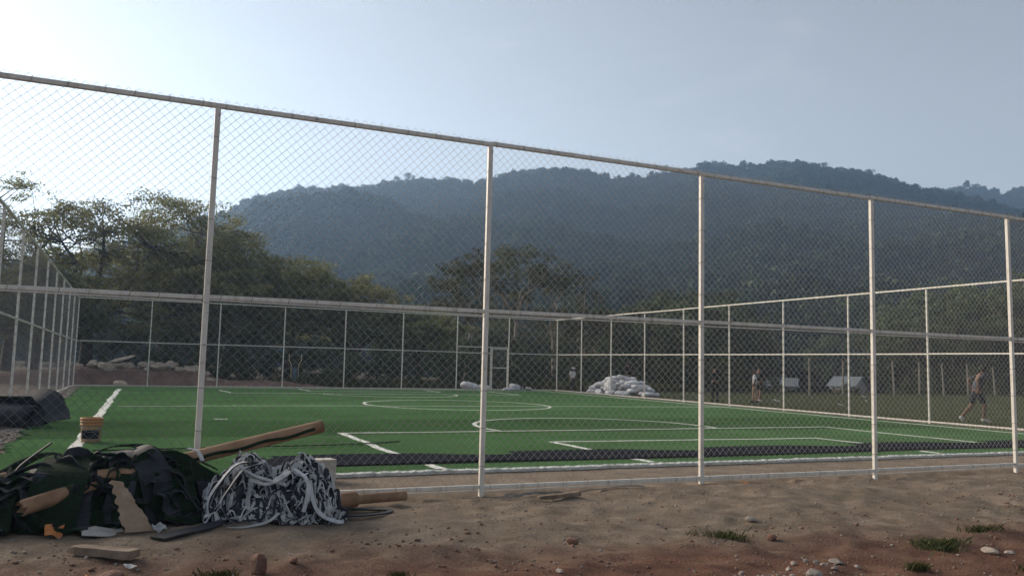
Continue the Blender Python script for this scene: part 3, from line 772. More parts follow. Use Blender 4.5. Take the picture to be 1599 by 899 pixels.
# ------------------------------------------------------------------ stones, rubble bank
def rock_mesh(seed, sub=2, rough=.32, flat=.7):
    import bmesh
    bm = bmesh.new(); bmesh.ops.create_icosphere(bm, subdivisions=sub, radius=.5)
    o = Vector((seed * 3.7, seed * 1.3, seed * 7.1)); rg = random.Random(seed)
    planes = [(Vector((rg.gauss(0, 1), rg.gauss(0, 1), rg.gauss(0, 1))).normalized(), rg.uniform(.26, .42)) for _ in range(7)]
    for v in bm.verts:
        p = v.co.copy()
        for nn, dd in planes:
            t = p.dot(nn)
            if t > dd: p -= nn * (t - dd) * .85
        p *= 1 + rough * mnoise.noise(p * 2.3 + o) * .6 + .06 * mnoise.noise(p * 7 + o)
        p.z *= flat; v.co = p
    me = bpy.data.meshes.new('stone'); bm.to_mesh(me); bm.free(); return me
ROCKS = [rock_mesh(s) for s in range(8)]
ROCKM = {}
def rock(name, label, loc, size, mat='stone', group=None, k=None, cat='stone', rot=None):
    k = random.randrange(8) if k is None else k
    if (k, mat) not in ROCKM:
        me = ROCKS[k].copy(); me.materials.append(MAT[mat]); ROCKM[(k, mat)] = me
    o = link(name, ROCKM[(k, mat)], mat); o.location = loc
    o.scale = size if isinstance(size, tuple) else (size * random.uniform(.85, 1.3), size * random.uniform(.8, 1.1), size * random.uniform(.75, 1.05))
    o.rotation_euler = rot or (random.uniform(-.3, .3), random.uniform(-.3, .3), random.uniform(0, 6.28))
    return tag(o, label, cat, group)
def gz(x, y): return float(ground_h(x, y))

def bank_h(x, y):
    ridge = np.interp(x, [-6, -3, 1.2, 2.6, 4.0, 7., 9.5], [.5, .85, .95, .62, .34, .25, 0.])
    prof = np.clip(sstep(42.6, 44., y) * sstep(48.2, 46, y), 0, 1)
    return ridge * prof + (.16 * fbm(x, y, 1.1, 4, 12)) * prof - .06
bxs = np.linspace(-6.5, 10.5, 130); bys = np.linspace(42.2, 48.6, 50); BX, BY = np.meshgrid(bxs, bys)
i_ = (np.arange(49)[:, None] * 130 + np.arange(129)[None]).ravel()
bank = link('earth_bank', np_mesh('earth_bank', np.stack([BX.ravel(), BY.ravel(), bank_h(BX, BY).ravel()], 1), np.stack([i_, i_ + 1, i_ + 131, i_ + 130], 1)), 'earth', smooth=True)
tag(bank, 'low reddish bank of dug earth behind the far fence', 'earth bank')
r_ = random.Random(3)
for q in range(58):
    x = r_.uniform(-3.4, 3.1); y = r_.uniform(43.7, 45.2); s = r_.uniform(.22, .62)
    rock('rock', 'pale quarried rock heaped on top of the reddish earth bank', (x, y, float(bank_h(x, y)) + s * r_.uniform(.05, .35)), s, 'stone', 'rocks on the earth bank', cat='rock')
rock('rock', 'long flat slab of rock tilted on top of the rock heap', (-.9, 44.2, 1.25), (1.5, .5, .3), 'stone', k=2, cat='rock', rot=(.1, -.3, .2))
rock('rock', 'pale boulder lying against the foot of the far fence', (-.9, 42.0, .12), (.9, .5, .5), 'stone', k=4, cat='rock')
rock('rock', 'lone pale rock on the low end of the earth bank', (3.1, 43.6, .32), (.7, .4, .4), 'stone', k=5, cat='rock')

def stone_field(name, label, n, area, smin, smax, mat, seed, dens=None, zf=gz):
    """loose stones too many to count, real little polyhedra in one mesh"""
    rg = np.random.default_rng(seed)
    ico = ROCKS[0]
    import bmesh
    bm = bmesh.new(); bmesh.ops.create_icosphere(bm, subdivisions=1, radius=.5)
    B = np.array([v.co[:] for v in bm.verts]); Fb = np.array([[v.index for v in f.verts] for f in bm.faces]); bm.free()
    x = rg.uniform(area[0], area[1], n * 4); y = rg.uniform(area[2], area[3], n * 4)
    keep = np.ones(n * 4, bool) if dens is None else rg.uniform(0, 1, n * 4) < dens(x, y)
    x, y = x[keep][:n], y[keep][:n]; n = len(x)
    s = smin + (smax - smin) * rg.uniform(0, 1, n) ** 4
    z = ground_h(x, y)
    A = rg.uniform(0, 6.28, n); ca, sa = np.cos(A), np.sin(A)
    V = B[None] * (s[:, None, None] * rg.uniform(.55, 1.2, (n, 1, 3)) * np.array([1.2, 1, .7])) * (1 + .35 * rg.normal(0, 1, (n, len(B), 1)) * .6)
    V = np.stack([V[..., 0] * ca[:, None] - V[..., 1] * sa[:, None] + x[:, None], V[..., 0] * sa[:, None] + V[..., 1] * ca[:, None] + y[:, None], V[..., 2] + (z + s * .12)[:, None]], -1)
    F = (Fb[None] + (np.arange(n) * len(B))[:, None, None]).reshape(-1, 3)
    o = link(name, np_mesh(name, V.reshape(-1, 3), F), mat); o['label'] = label; o['category'] = 'gravel'; return stuff(o)
stone_field('gravel', 'loose pebbles strewn over the dirt in front of the fence', 7000, (-3, 13, 3.4, 8.6), .005, .032, 'gravel', 31, lambda x, y: .25 + .75 * (fbm(x, y, 1.3, 3, 8) > .02))
stone_field('gravel', 'reddish clods scattered on the bare earth', 2500, (-3, 13, 3.4, 7.0), .006, .045, 'redstone', 32, lambda x, y: .15 + .85 * (fbm(x, y, 1.0, 3, 9) > .1))
stone_field('gravel', 'pale gravel strip between the turf edge and the left fence', 9000, (-2.75, -1.5, 11, 41), .02, .11, 'gravel', 33, lambda x, y: (x < -1.8 - (y - 15) * .016 + .1 * fbm(x, y, 1.5, 3, 3)).astype(float))
stone_field('gravel', 'loose rubble along the foot of the right fence', 2500, (20.7, 22.2, 9, 41), .02, .12, 'gravel', 34, lambda x, y: .2 + .8 * (fbm(x, y, 1.5, 3, 5) > 0))

# stones one can pick out in front
big = [('upright reddish stone block standing on the dirt before the strip tangle', (.80, 5.98), (.16, .14, .26), 'redstone', 1), ('dark clod beside the upright reddish block', (1.06, 6.1), (.09, .08, .08), 'redstone', 3),
       ('dark reddish stone at the edge of the red earth below the short plank', (3.36, 6.18), (.12, .10, .11), 'redstone', 5), ('squarish reddish stone amid the weeds on the dirt', (5.16, 5.82), (.11, .10, .10), 'redstone', 6),
       ('pale oblong stone beside the big weed clump', (6.55, 4.77), (.19, .09, .09), 'stone', 2), ('small pale stone next to the oblong stone', (6.72, 4.72), (.09, .07, .06), 'stone', 4),
       ('flat pale stone on the orange earth patch', (5.10, 5.02), (.16, .12, .06), 'stone', 0), ('pale stone half sunk among pebbles near the dark patch', (5.5, 6.5), (.15, .12, .07), 'stone', 6),
       ('pale rounded stone at the head of a pebble cluster', (4.38, 4.52), (.13, .12, .09), 'stone', 7), ('small white stone lying on the dark red earth', (2.78, 5.3), (.07, .05, .05), 'stone', 3),
       ('flat reddish slab beside the long plank', (-.12, 6.12), (.26, .16, .07), 'redstone', 2), ('little grey stone on the red earth by the upright block', (1.9, 5.42), (.08, .07, .06), 'stone', 1)]
for lb, (x, y), s, mt, k in big: rock('stone', lb, (x, y, gz(x, y) + s[2] * .25), s, mt if mt == 'redstone' else 'gravel', k=k, rot=(random.uniform(-.1, .1), random.uniform(-.1, .1), random.uniform(0, 3)))
for q in range(26):
    x, y = random.uniform(3.9, 5.2), random.uniform(4.3, 5.0); s = random.uniform(.02, .06)
    rock('stone', 'pale pebble in the cluster on the dark red earth', (x, y, gz(x, y) + s * .18), s, 'gravel', 'pale pebble cluster')

# ------------------------------------------------------------------ grass
def grass(name, label, n, xy, hmin, hmax, w, seed, cat='grass', mat='blade', spread=.25):
    rg = np.random.default_rng(seed); x, y = xy(rg, n); n = len(x); z = ground_h(x, y)
    a = rg.uniform(0, 6.28, n); h = rg.uniform(hmin, hmax, n); lean = rg.normal(0, spread, (n, 2)) * h[:, None]
    dx, dy = np.cos(a) * w, np.sin(a) * w
    V = np.stack([np.stack([x - dx, y - dy, z - .01], -1), np.stack([x + dx, y + dy, z - .01], -1), np.stack([x + dx * .6 + lean[:, 0] * .45, y + dy * .6 + lean[:, 1] * .45, z + h * .6], -1), np.stack([x + lean[:, 0], y + lean[:, 1], z + h], -1)], 1)
    o = link(name, np_mesh(name, V.reshape(-1, 3), np.arange(4 * n).reshape(n, 4)), mat); o['label'] = label; o['category'] = cat; return o
def field(rg, n):
    x = 21.9 + (rg.uniform(0, 1, n) ** 1.4) * 42; y = rg.uniform(9, 46, n); k = (fbm(x, y, 1.6, 3, 4) > -.25) | (rg.uniform(0, 1, n) < .3); return x[k], y[k]
stuff(grass('grass', 'short worn grass of the field beyond the right fence', 90000, field, .03, .11, .006, 41))
def tuft(cx, cy_, r, n, hmin, hmax, label, seed):
    def xy(rg, n):
        a = rg.uniform(0, 6.28, n); d = np.abs(rg.normal(0, .5, n)) * r; return cx + d * np.cos(a) * 1.3, cy_ + d * np.sin(a) * .8
    o = grass('weed_clump', label, n, xy, hmin, hmax, .004, seed, 'weed', spread=.55); tag(o, label, 'weed')
tuft(6.33, 5.08, .21, 900, .02, .08, 'big green weed clump on the red earth', 51)
tuft(5.52, 4.62, .10, 300, .02, .07, 'small dark weed tuft below the big weed clump', 52)
tuft(.55, 5.98, .14, 250, .015, .05, 'low weed patch beside the upright reddish block', 53)
tuft(1.68, 5.60, .08, 200, .015, .05, 'tiny green weed tuft alone on the red earth', 54)
tuft(4.75, 5.95, .25, 320, .02, .07, 'thin creeping weeds left of the squarish reddish stone', 55)
tuft(7.3, 5.4, .2, 300, .02, .07, 'weed clump on the dirt beyond the oblong stone', 56)
tuft(6.4, 4.28, .15, 300, .02, .06, 'low green weeds in front of the oblong stone', 57)
def verge(rg, n):
    x = rg.uniform(21.6, 30, n); y = 41.5 + rg.uniform(0, 4.5, n); return x, y
stuff(grass('grass', 'tall unmown grass behind the stacked sacks', 14000, verge, .15, .6, .012, 43))
def understory(rg, n):
    x = rg.uniform(3, 22, n); y = rg.uniform(44.5, 48.5, n); k = fbm(x, y, 2., 3, 9) > -.1; return x[k], y[k]
stuff(grass('grass', 'rank dark grass under the trees behind the far fence', 14000, understory, .1, .55, .012, 44))

# ------------------------------------------------------------------ ribbons, turf scraps
def ribbon(path, width, th=.012, twist=0., wv=0., seed=0, wob=0.):
    """a bent strip with a pile side (slot 0) and a backing side (slot 1)"""
    rg = random.Random(seed)
    P = [Vector(p) for p in path]; n = len(P); V = []; F = []; M = []
    up = Vector((0, 0, 1)); ref = None
    for i in range(n):
        t = (P[min(i + 1, n - 1)] - P[max(i - 1, 0)]).normalized()
        if ref is None:
            ref = up - t * up.dot(t)
            if ref.length < .1: ref = Vector((1, 0, 0)) - t * t.x
            ref.normalize()
        nr = (ref - t * ref.dot(t)).normalized(); ref = nr
        a = twist * i / n + wob * math.sin(i * .7 + seed)
        nn = nr * math.cos(a) + t.cross(nr) * math.sin(a); s = t.cross(nn)
        w = width * (1 + wv * (rg.random() - .5)) / 2
        for q, e in ((-1, 1), (1, 1), (1, -1), (-1, -1)): V.append(P[i] + s * w * q + nn * th / 2 * e)
    for i in range(n - 1):
        a, b = 4 * i, 4 * i + 4
        F += [(a, b, b + 1, a + 1), (a + 1, b + 1, b + 2, a + 2), (a + 2, b + 2, b + 3, a + 3), (a + 3, b + 3, b, a)]; M += [0, 0, 1, 1]
    F += [(0, 1, 2, 3), (4 * n - 1, 4 * n - 2, 4 * n - 3, 4 * n - 4)]; M += [1, 1]
    mb = MB(); mb.v = [tuple(v) for v in V]; mb.f = F; mb.m = M; mb.n = len(V); return mb
def smooth_path(pts, k=6):
    P = [Vector(p) for p in pts]; out = []
    for i in range(len(P) - 1):
        p0, p1, p2, p3 = P[max(i - 1, 0)], P[i], P[i + 1], P[min(i + 2, len(P) - 1)]
        for j in range(k):
            t = j / k
            out.append(.5 * ((2 * p1) + (p2 - p0) * t + (2 * p0 - 5 * p1 + 4 * p2 - p3) * t * t + (3 * p1 - p0 - 3 * p2 + p3) * t ** 3))
    return out + [P[-1]]
def mound(x, y, c, rx, ry, h):
    q = ((x - c[0]) / rx) ** 2 + ((y - c[1]) / ry) ** 2
    return h * max(0., 1 - q) ** .72

# --- dark heap of turf offcuts
HC = (-.42, 8.14); HRX, HRY, HH = .98, .50, .46
def dark_h(x, y): return max(mound(x, y, HC, HRX, HRY, HH), mound(x, y, (.12, 8.12), .62, .46, .48), mound(x, y, (-1.1, 8.1), .7, .45, .30))
def crumple():
    n, m = 120, 70; V = []; F = []
    for j in range(m):
        for i in range(n):
            x = -2.0 + 2.75 * i / (n - 1); y = 7.58 + 1.07 * j / (m - 1)
            h = dark_h(x, y); w = min(1, h * 6)
            f = mnoise.noise(Vector((x * 3.1, y * 3.4, 1))) * .09 + abs(mnoise.noise(Vector((x * 7, y * 7, 4)))) * -.10 + mnoise.noise(Vector((x * 17, y * 17, 2))) * .025
            V.append((x + .04 * mnoise.noise(Vector((x * 6, y * 6, 9))), y + .05 * mnoise.noise(Vector((x * 6, y * 6, 5))), gz(x, y) - .03 + (h * .92 + f) * w))
    for j in range(m - 1):
        for i in range(n - 1): F.append((j * n + i, j * n + i + 1, (j + 1) * n + i + 1, (j + 1) * n + i))
    mb = MB(); mb.add(V, F); o = mb.build('turf_heap', 'pile', smooth=True)
    return tag(o, 'crumpled mass of dark green turf at the heart of the scrap heap', 'turf heap')
heap_core = crumple()
def fibres(parent, n, seed, L=.035):
    rg = np.random.default_rng(seed); me = parent.data; V = np.empty(len(me.vertices) * 3, np.float32); me.vertices.foreach_get('co', V); V = V.reshape(-1, 3)
    N = np.empty(len(me.vertices) * 3, np.float32); me.vertex_normals.foreach_get('vector', N); N = N.reshape(-1, 3)
    k = np.where(V[:, 2] > .03)[0]; i = rg.choice(k, n); P = V[i] + rg.normal(0, .012, (n, 3)) * np.array([1, 1, .4]); d = N[i] + rg.normal(0, .55, (n, 3)); d /= np.linalg.norm(d, axis=1)[:, None]
    s = np.cross(d, rg.normal(0, 1, (n, 3))); s /= np.linalg.norm(s, axis=1)[:, None]; s *= .0022; l = rg.uniform(.5, 1.4, (n, 1)) * L
    A = np.stack([P - s, P + s, P + d * l], 1).reshape(-1, 3)
    stuff(link('turf_fibres', np_mesh('turf_fibres', A, np.arange(3 * n).reshape(n, 3)), 'pile', parent))
fibres(heap_core, 40000, 3, .045)
r_ = random.Random(77)
for q in range(64):
    a = r_.uniform(0, 6.28); L = r_.uniform(.45, 1.25); wd = r_.choice((.07, .10, .16, .24, .32)); k = 9
    cx = r_.uniform(-1.75, .55); cyy = r_.uniform(7.72, 8.42); bend = r_.gauss(0, 1.0); x, y = cx - math.cos(a) * L / 2, cyy - math.sin(a) * L / 2 * .6; pts = []
    lift = r_.uniform(.0, .05)
    for i in range(k):
        aa = a + bend * (i / k - .5); x += math.cos(aa) * L / k; y += math.sin(aa) * L / k * .6
        x = min(max(x, -2.1), .72); y = min(max(y, 7.5), 8.56)
        z = gz(x, y) + dark_h(x, y) + .02 + lift + .05 * math.sin(i * r_.uniform(.7, 1.4) + q) * (wd < .2) + r_.gauss(0, .012)
        pts.append((x, y, max(z, gz(x, y) + .02)))
    mb = ribbon(smooth_path(pts, 4), wd, .014, r_.gauss(0, 1.6 if wd < .2 else .5), .1, q, .25)
    green = r_.random() < .5
    o = mb.build('turf_scrap', ['pile', 'backing'] if green else ['backing', 'pile'], smooth=False)
    tag(o, 'dark offcut of green turf with black backing in the scrap heap' if green else 'upturned turf offcut showing its black backing in the scrap heap', 'turf scrap', 'turf offcuts in the dark heap' if green else 'upturned offcuts in the dark heap')
# broad flaps that show
def flap(label, pts, w, mats=('backing', 'pile'), tw=0., th=.014, wob=0.):
    mb = ribbon(smooth_path(pts, 5), w, th, tw, .06, len(label), wob); o = mb.build('turf_scrap', list(mats)); return tag(o, label, 'turf scrap')
flap('black strip of backing stretched out flat on the dirt before the heap', [(.18, 7.02, gz(.18, 7.02) + .02), (.35, 7.18, gz(.35, 7.18) + .025), (.58, 7.42, .05), (.72, 7.62, .12), (.78, 7.8, .3)], .15)
flap('big upturned black flap folded over the back of the dark heap', [(-.15, 7.66, .06), (-.10, 7.80, .36), (-.12, 8.0, .56), (-.2, 8.25, .58)], .22, tw=.5)
flap('upright black fold of backing in the middle of the dark heap', [(.22, 7.7, .03), (.18, 7.78, .3), (.12, 7.86, .5), (.0, 8.05, .6), (-.1, 8.3, .55)], .26, tw=-.4)
flap('wide dark green flap hanging down the front of the heap', [(-.62, 7.62, .02), (-.6, 7.70, .25), (-.55, 7.85, .47), (-.5, 8.1, .56)], .42, ('pile', 'backing'))
flap('black strap trailing from the left end of the heap', [(-1.6, 7.66, .05), (-1.25, 7.70, .14), (-.95, 7.80, .30), (-.80, 7.95, .42)], .13)
flap('thin black offcut standing up from the left part of the heap', [(-1.02, 8.3, .3), (-.93, 8.32, .46), (-.8, 8.36, .58), (-.7, 8.4, .66)], .05)
flap('black loop of strapping on the dirt by the cardboard tubes', [(1.72, 7.72, .02), (1.95, 7.66, .022), (2.18, 7.72, .024), (2.25, 7.84, .024), (2.05, 7.92, .03), (1.8, 7.9, .05)], .06)
# scraps lying on the pitch just inside the fence
flap('arched dark scrap of turf lying on the pitch behind the bucket side', [(-.70, 12.0, .06), (-.5, 11.95, .18), (-.3, 11.9, .27), (.0, 12.0, .27), (.22, 12.1, .18)], .42, ('pile', 'backing'))
flap('black curled turf scrap on the pitch between the bucket and the heap', [(-1.35, 11.2, .08), (-1.1, 11.0, .24), (-.85, 10.9, .30), (-.55, 11.0, .12)], .28)
flap('flat slate scrap of turf backing on the pitch behind the heap', [(-1.15, 10.6, .07), (-.7, 10.5, .16), (-.2, 10.45, .18), (.25, 10.5, .12)], .3)
flap('dark rolled scrap lying across the pitch behind the first post', [(-.05, 10.9, .07), (.3, 10.85, .2), (.62, 10.8, .22), (.85, 10.9, .1)], .3, ('pile', 'backing'))
flap('green crumpled scrap on the pitch next to the arched scrap', [(-.2, 11.6, .06), (.05, 11.5, .20), (.35, 11.45, .26), (.6, 11.6, .10)], .36, ('turf', 'backing'))
# low ridge of loose turf edge across the pitch
flap('long dark lifted seam running across the turf towards the penalty line', [(-.6, 13.6, ZT + .01), (1.2, 13.5, ZT + .03), (3., 13.6, ZT + .03), (4.2, 14.2, ZT + .01)], .05, ('pile', 'backing'))

# --- tangle of white and black line offcuts
TC = (1.10, 7.92); TRX, TRY, THH = .66, .42, .60
def tang_h(x, y): return (1 + .25 * mnoise.noise(Vector((x * 5, y * 3, 8)))) * max(mound(x, y, (.92, 7.95), .40, .42, .48), mound(x, y, (1.42, 7.90), .36, .38, .46), mound(x, y, TC, TRX, TRY, .36))
def tangle_core():
    n, m = 60, 40; V = []; F = []
    for j in range(m):
        for i in range(n):
            x = .5 + 1.25 * i / (n - 1); y = 7.52 + .88 * j / (m - 1); h = tang_h(x, y)
            V.append((x, y, gz(x, y) - .03 + h * .72 + .05 * mnoise.noise(Vector((x * 9, y * 9, 3))) * min(1, h * 6)))
    for j in range(m - 1):
        for i in range(n - 1): F.append((j * n + i, j * n + i + 1, (j + 1) * n + i + 1, (j + 1) * n + i))
    mb = MB(); mb.add(V, F); tag(mb.build('turf_heap', 'backing'), 'black crumpled core under the tangle of white strips', 'turf heap')
tangle_core()
r_ = random.Random(5)
for q in range(165):
    x = r_.uniform(.62, 1.70); y = 7.50 + .58 * r_.random() ** 1.7; a = r_.uniform(0, 6.28); k = r_.randint(8, 20); st = r_.uniform(.04, .065); pts = []; bend = r_.gauss(0, .5)
    lift = r_.uniform(0, .07); ph = r_.uniform(0, 6); am = r_.uniform(0, .07)
    for i in range(k):
        a += bend * .55 + r_.gauss(0, .5); bend = .8 * bend + r_.gauss(0, .32)
        x += math.cos(a) * st; y += math.sin(a) * st * .8
        if not (.56 < x < 1.76): a = math.pi - a; x = min(max(x, .56), 1.76)
        if not (7.5 < y < 8.35): a = -a; y = min(max(y, 7.5), 8.35)
        h = tang_h(x, y)
        pts.append((x, y, max(gz(x, y) + .015, gz(x, y) + h * .90 + lift + am * math.sin(i * 1.1 + ph) + r_.gauss(0, .03))))
    w = r_.choice((.022, .028, .036, .046))
    mb = ribbon(smooth_path(pts, 4), w, .012, r_.gauss(0, 4.5), .15, q, .5)
    o = mb.build('line_offcut', ['whitepile', 'backing']); tag(o, 'curly white turf strip with black backing in the tangled pile', 'turf strip', 'white strips in the tangled pile')
def wflap(label, pts, w, tw=0.): 
    mb = ribbon(smooth_path(pts, 6), w, .012, tw, .08, len(label), .1); return tag(mb.build('line_offcut', ['whitepile', 'backing']), label, 'turf strip')
wflap('long white strip looping down the left side of the tangle', [(.98, 7.75, .52), (.80, 7.64, .52), (.66, 7.56, .38), (.58, 7.54, .24), (.60, 7.52, .10), (.74, 7.46, .03)], .035)
wflap('second white strip looping beside the long looping strip', [(1.02, 7.72, .51), (.86, 7.60, .48), (.74, 7.54, .33), (.68, 7.52, .20), (.78, 7.47, .06), (.98, 7.44, .03)], .03, .6)
wflap('broad white strip slung across the top of the tangle', [(.82, 7.62, .51), (.95, 7.56, .43), (1.10, 7.54, .38), (1.22, 7.56, .34)], .04, .2)
wflap('crumpled wide white piece bulging from the middle of the tangle', [(.92, 7.58, .40), (1.05, 7.52, .36), (1.18, 7.53, .42), (1.24, 7.6, .46)], .06, .8)
wflap('white strip running out from the tangle onto the dirt', [(1.42, 7.52, .38), (1.44, 7.46, .22), (1.50, 7.42, .10), (1.62, 7.38, .04), (1.70, 7.36, .03)], .032, .3)
wflap('white strip hanging down the right front of the tangle', [(1.30, 7.62, .47), (1.38, 7.5, .40), (1.40, 7.46, .3), (1.36, 7.44, .12)], .034, .4)
wflap('short white strip on top of the dark heap beside the tangle', [(.42, 8.1, .62), (.50, 8.02, .60), (.54, 7.96, .52)], .035)
wflap('thin white strip lying along the foot of the tangle', [(.60, 7.42, .03), (.85, 7.38, .03), (1.05, 7.4, .06), (1.15, 7.45, .12)], .04)

# ------------------------------------------------------------------ cardboard tubes and boards
def card_tube(label, a, b, r, th=.008, mat='card', strip=False, ragged_end=0.):
    a, b = Vector(a), Vector(b); d = (b - a).normalized(); x = d.orthogonal().normalized(); y = d.cross(x); n = 20; V = []; F = []
    L = (b - a).length; rg = random.Random(len(label))
    rows = [(0, r), (.5, r), (1, r), (1, r - th), (0, r - th)]
    for ri, (t, rr) in enumerate(rows):
        for k in range(n):
            ang = 2 * math.pi * k / n; e = (rg.gauss(0, ragged_end) if t in (0, 1) else 0)
            V.append(a + d * (L * t + e) + (x * math.cos(ang) + y * math.sin(ang)) * rr * (1 + .03 * math.sin(2 * ang + 1)))
    for i in range(len(rows)):
        j = (i + 1) % len(rows)
        for k in range(n): F.append((i * n + k, i * n + (k + 1) % n, j * n + (k + 1) % n, j * n + k))
    root = thing('cardboard_tube', label, 'cardboard tube', a)
    mb = MB(); mb.add([v - a for v in V], F); mb.build('tube', mat, root, smooth=False)
    if strip:
        side = d.cross(Vector((0, 0, 1))).normalized()
        if side.y > 0: side = -side
        pts = []
        for i in range(24):
            t = .02 + .92 * i / 23; pts.append(d * L * t + side * (r + .006) * .97 + Vector((0, 0, -.01 + .010 * math.sin(i * .9))) )
        mb = MB(); mb.tube(pts, [.013 + .004 * rg.random() for _ in pts], 6); mb.build('turf_sliver', 'pile', root)
    return root
card_tube('long cardboard tube jutting from the heap with a dark turf sliver along it', (.02, 8.20, .42), (1.70, 8.48, .78), .062, strip=True)
card_tube('torn-ended cardboard tube poking out of the left of the dark heap', (-.80, 7.62, .23), (-.30, 7.86, .36), .062, ragged_end=.02)
card_tube('cardboard tube lying at the far left under the trailing strap', (-1.75, 8.0, .30), (-.95, 8.15, .40), .05)
card_tube('second far-left cardboard tube below the other', (-1.8, 7.9, .20), (-1.0, 8.0, .28), .055)
card_tube('short thick cardboard tube at the right foot of the tangle', (1.30, 7.86, .09), (1.98, 8.10, .10), .075)
card_tube('long brown cardboard tube lying on the dirt along the fence rail', (1.55, 8.16, .07), (2.56, 8.34, .075), .048)
card_tube('dark brown tube end showing in a gap of the heap', (-.30, 7.86, .43), (.05, 7.9, .44), .05)

def torn_board():
    rg = random.Random(4); n = 22; V = []; 
    A, B, C, E_ = Vector((-.19, 7.60, .42)), Vector((-.10, 7.62, .40)), Vector((.17, 7.42, .035)), Vector((-.05, 7.40, .035))
    L_ = []; R_ = []
    for i in range(n):
        t = i / (n - 1); L_.append(A.lerp(E_, t) + Vector((rg.uniform(-.02, .014) * (1 if i % 2 else -1), 0, 0))); R_.append(B.lerp(C, t) + Vector((rg.gauss(0, .006), 0, 0)))
    for j in range(n):
        b = .02 * math.sin(j / n * 3.1)
        V += [L_[j] + Vector((0, -b, 0)), R_[j] + Vector((0, -b, 0)), L_[j] + Vector((0, .012 - b, .004)), R_[j] + Vector((0, .012 - b, .004))]
    F = []
    for j in range(n - 1):
        a, b = 4 * j, 4 * j + 4; F += [(a, b, b + 1, a + 1), (a + 2, a + 3, b + 3, b + 2), (a, a + 2, b + 2, b), (a + 1, b + 1, b + 3, a + 3)]
    F += [(0, 1, 3, 2), (4 * n - 4, 4 * n - 2, 4 * n - 1, 4 * n - 3)]
    mb = MB(); mb.add(V, F); tag(mb.build('torn_board', 'cardtorn'), 'tan torn board with saw-toothed edge leaning on the dark heap', 'board')
torn_board()
def sheet(name, label, cat, loc, sx, sy_, rot, mat, th=.006, crum=.02, seed=0):
    n = 7; V = []; F = []
    for e in (0, 1):
        for j in range(n):
            for i in range(n):
                x, y = sx * (i / (n - 1) - .5), sy_ * (j / (n - 1) - .5)
                V.append((x + crum * .5 * mnoise.noise(Vector((x * 20, y * 20, seed + 3))), y + crum * .5 * mnoise.noise(Vector((x * 20, y * 20, seed + 7))), crum * mnoise.noise(Vector((x * 9 / max(sx, .1) * .2, y * 9, seed))) + crum * .6 * mnoise.noise(Vector((x * 25, y * 25, seed))) - th * e))
    for j in range(n - 1):
        for i in range(n - 1):
            a = j * n + i; F += [(a, a + 1, a + n + 1, a + n), (n * n + a, n * n + a + n, n * n + a + n + 1, n * n + a + 1)]
    for i in range(n - 1):
        F += [(i, n * n + i, n * n + i + 1, i + 1), (n * (n - 1) + i, n * (n - 1) + i + 1, n * n + n * (n - 1) + i + 1, n * n + n * (n - 1) + i), (i * n, (i + 1) * n, n * n + (i + 1) * n, n * n + i * n), (i * n + n - 1, n * n + i * n + n - 1, n * n + (i + 1) * n + n - 1, (i + 1) * n + n - 1)]
    mb = MB(); mb.add(V, F); o = mb.build(name, mat); o.location = loc; o.rotation_euler = rot; return tag(o, label, cat)
sheet('cardboard_scrap', 'grey-white flat scrap on the dirt at the foot of the torn board', 'scrap', (-.22, 7.50, gz(-.22, 7.5) + .045), .30, .16, (.25, .1, .1), 'concrete', crum=.03, seed=1)
sheet('plastic_scrap', 'crumpled orange plastic scrap at the foot of the dark heap', 'scrap', (-.56, 7.50, gz(-.56, 7.5) + .06), .13, .10, (.9, .2, .3), 'orange', crum=.03, seed=2)
sheet('paper_scrap', 'small crumpled white scrap beside the torn board foot', 'scrap', (.20, 7.40, gz(.2, 7.4) + .04), .10, .07, (.4, .2, .3), 'whitepile', crum=.05, seed=3)
sheet('plastic_scrap', 'bright orange scrap on the dirt near the reddish slab', 'scrap', (-.25, 6.05, gz(-.25, 6.05) + .02), .08, .06, (.3, .1, .3), 'orange', crum=.03, seed=4)
sheet('paper_scrap', 'small white scrap on the dirt by the long plank end', 'scrap', (-.0, 6.30, gz(0, 6.3) + .02), .07, .05, (.2, .1, .3), 'whitepile', crum=.02, seed=5)
sheet('plastic_scrap', 'orange and white scrap lying under the fence bottom rail', 'scrap', (7.1, 8.5, gz(7.1, 8.5) + .03), .12, .07, (.5, .1, .3), 'orange', crum=.03, seed=6)
for q, (x, y, sx) in enumerate(((27.4, 30.5, .35), (33.2, 30.6, .2), (35.6, 22.4, .5), (31.5, 19.6, .3), (25.3, 15.6, .5), (27.8, 27.0, .2), (38.9, 36.0, .25), (41.5, 24.5, .5))):
    sheet('paper_scrap', 'pale piece of litter lying on the worn grass field', 'litter', (x, y, gz(x, y) + .06), sx, sx * .6, (.25, .15, q), 'whitepile', crum=.08, seed=10 + q)['group'] = 'litter on the grass field'

def plank(label, a, b, w, h, mat='wood'):
    a, b = Vector(a), Vector(b); d = (b - a); L = d.length; rz = math.atan2(d.y, d.x); mb = MB(); n = 8; V = []; F = []
    for i in range(n):
        x = L * i / (n - 1) - L / 2
        e = random.gauss(0, .004) + (.015 if i in (0,) else 0)
        for sy2, sz in ((-1, -1), (1, -1), (1, 1), (-1, 1)): V.append((x + (random.gauss(0, .012) if i in (0, n - 1) else 0), sy2 * (w / 2) * (1 if i else .7) + e, sz * h / 2 * (1 if i else .6) + random.gauss(0, .002)))
    for i in range(n - 1):
        for k in range(4): F.append((4 * i + k, 4 * i + (k + 1) % 4, 4 * i + 4 + (k + 1) % 4, 4 * i + 4 + k))
    F += [(3, 2, 1, 0), (4 * n - 4, 4 * n - 3, 4 * n - 2, 4 * n - 1)]
    mb.add(V, F); o = mb.build('plank', mat); o.location = (a + b) / 2; o.rotation_euler = (0, -math.asin((b.z - a.z) / L), rz); return tag(o, label, 'plank')
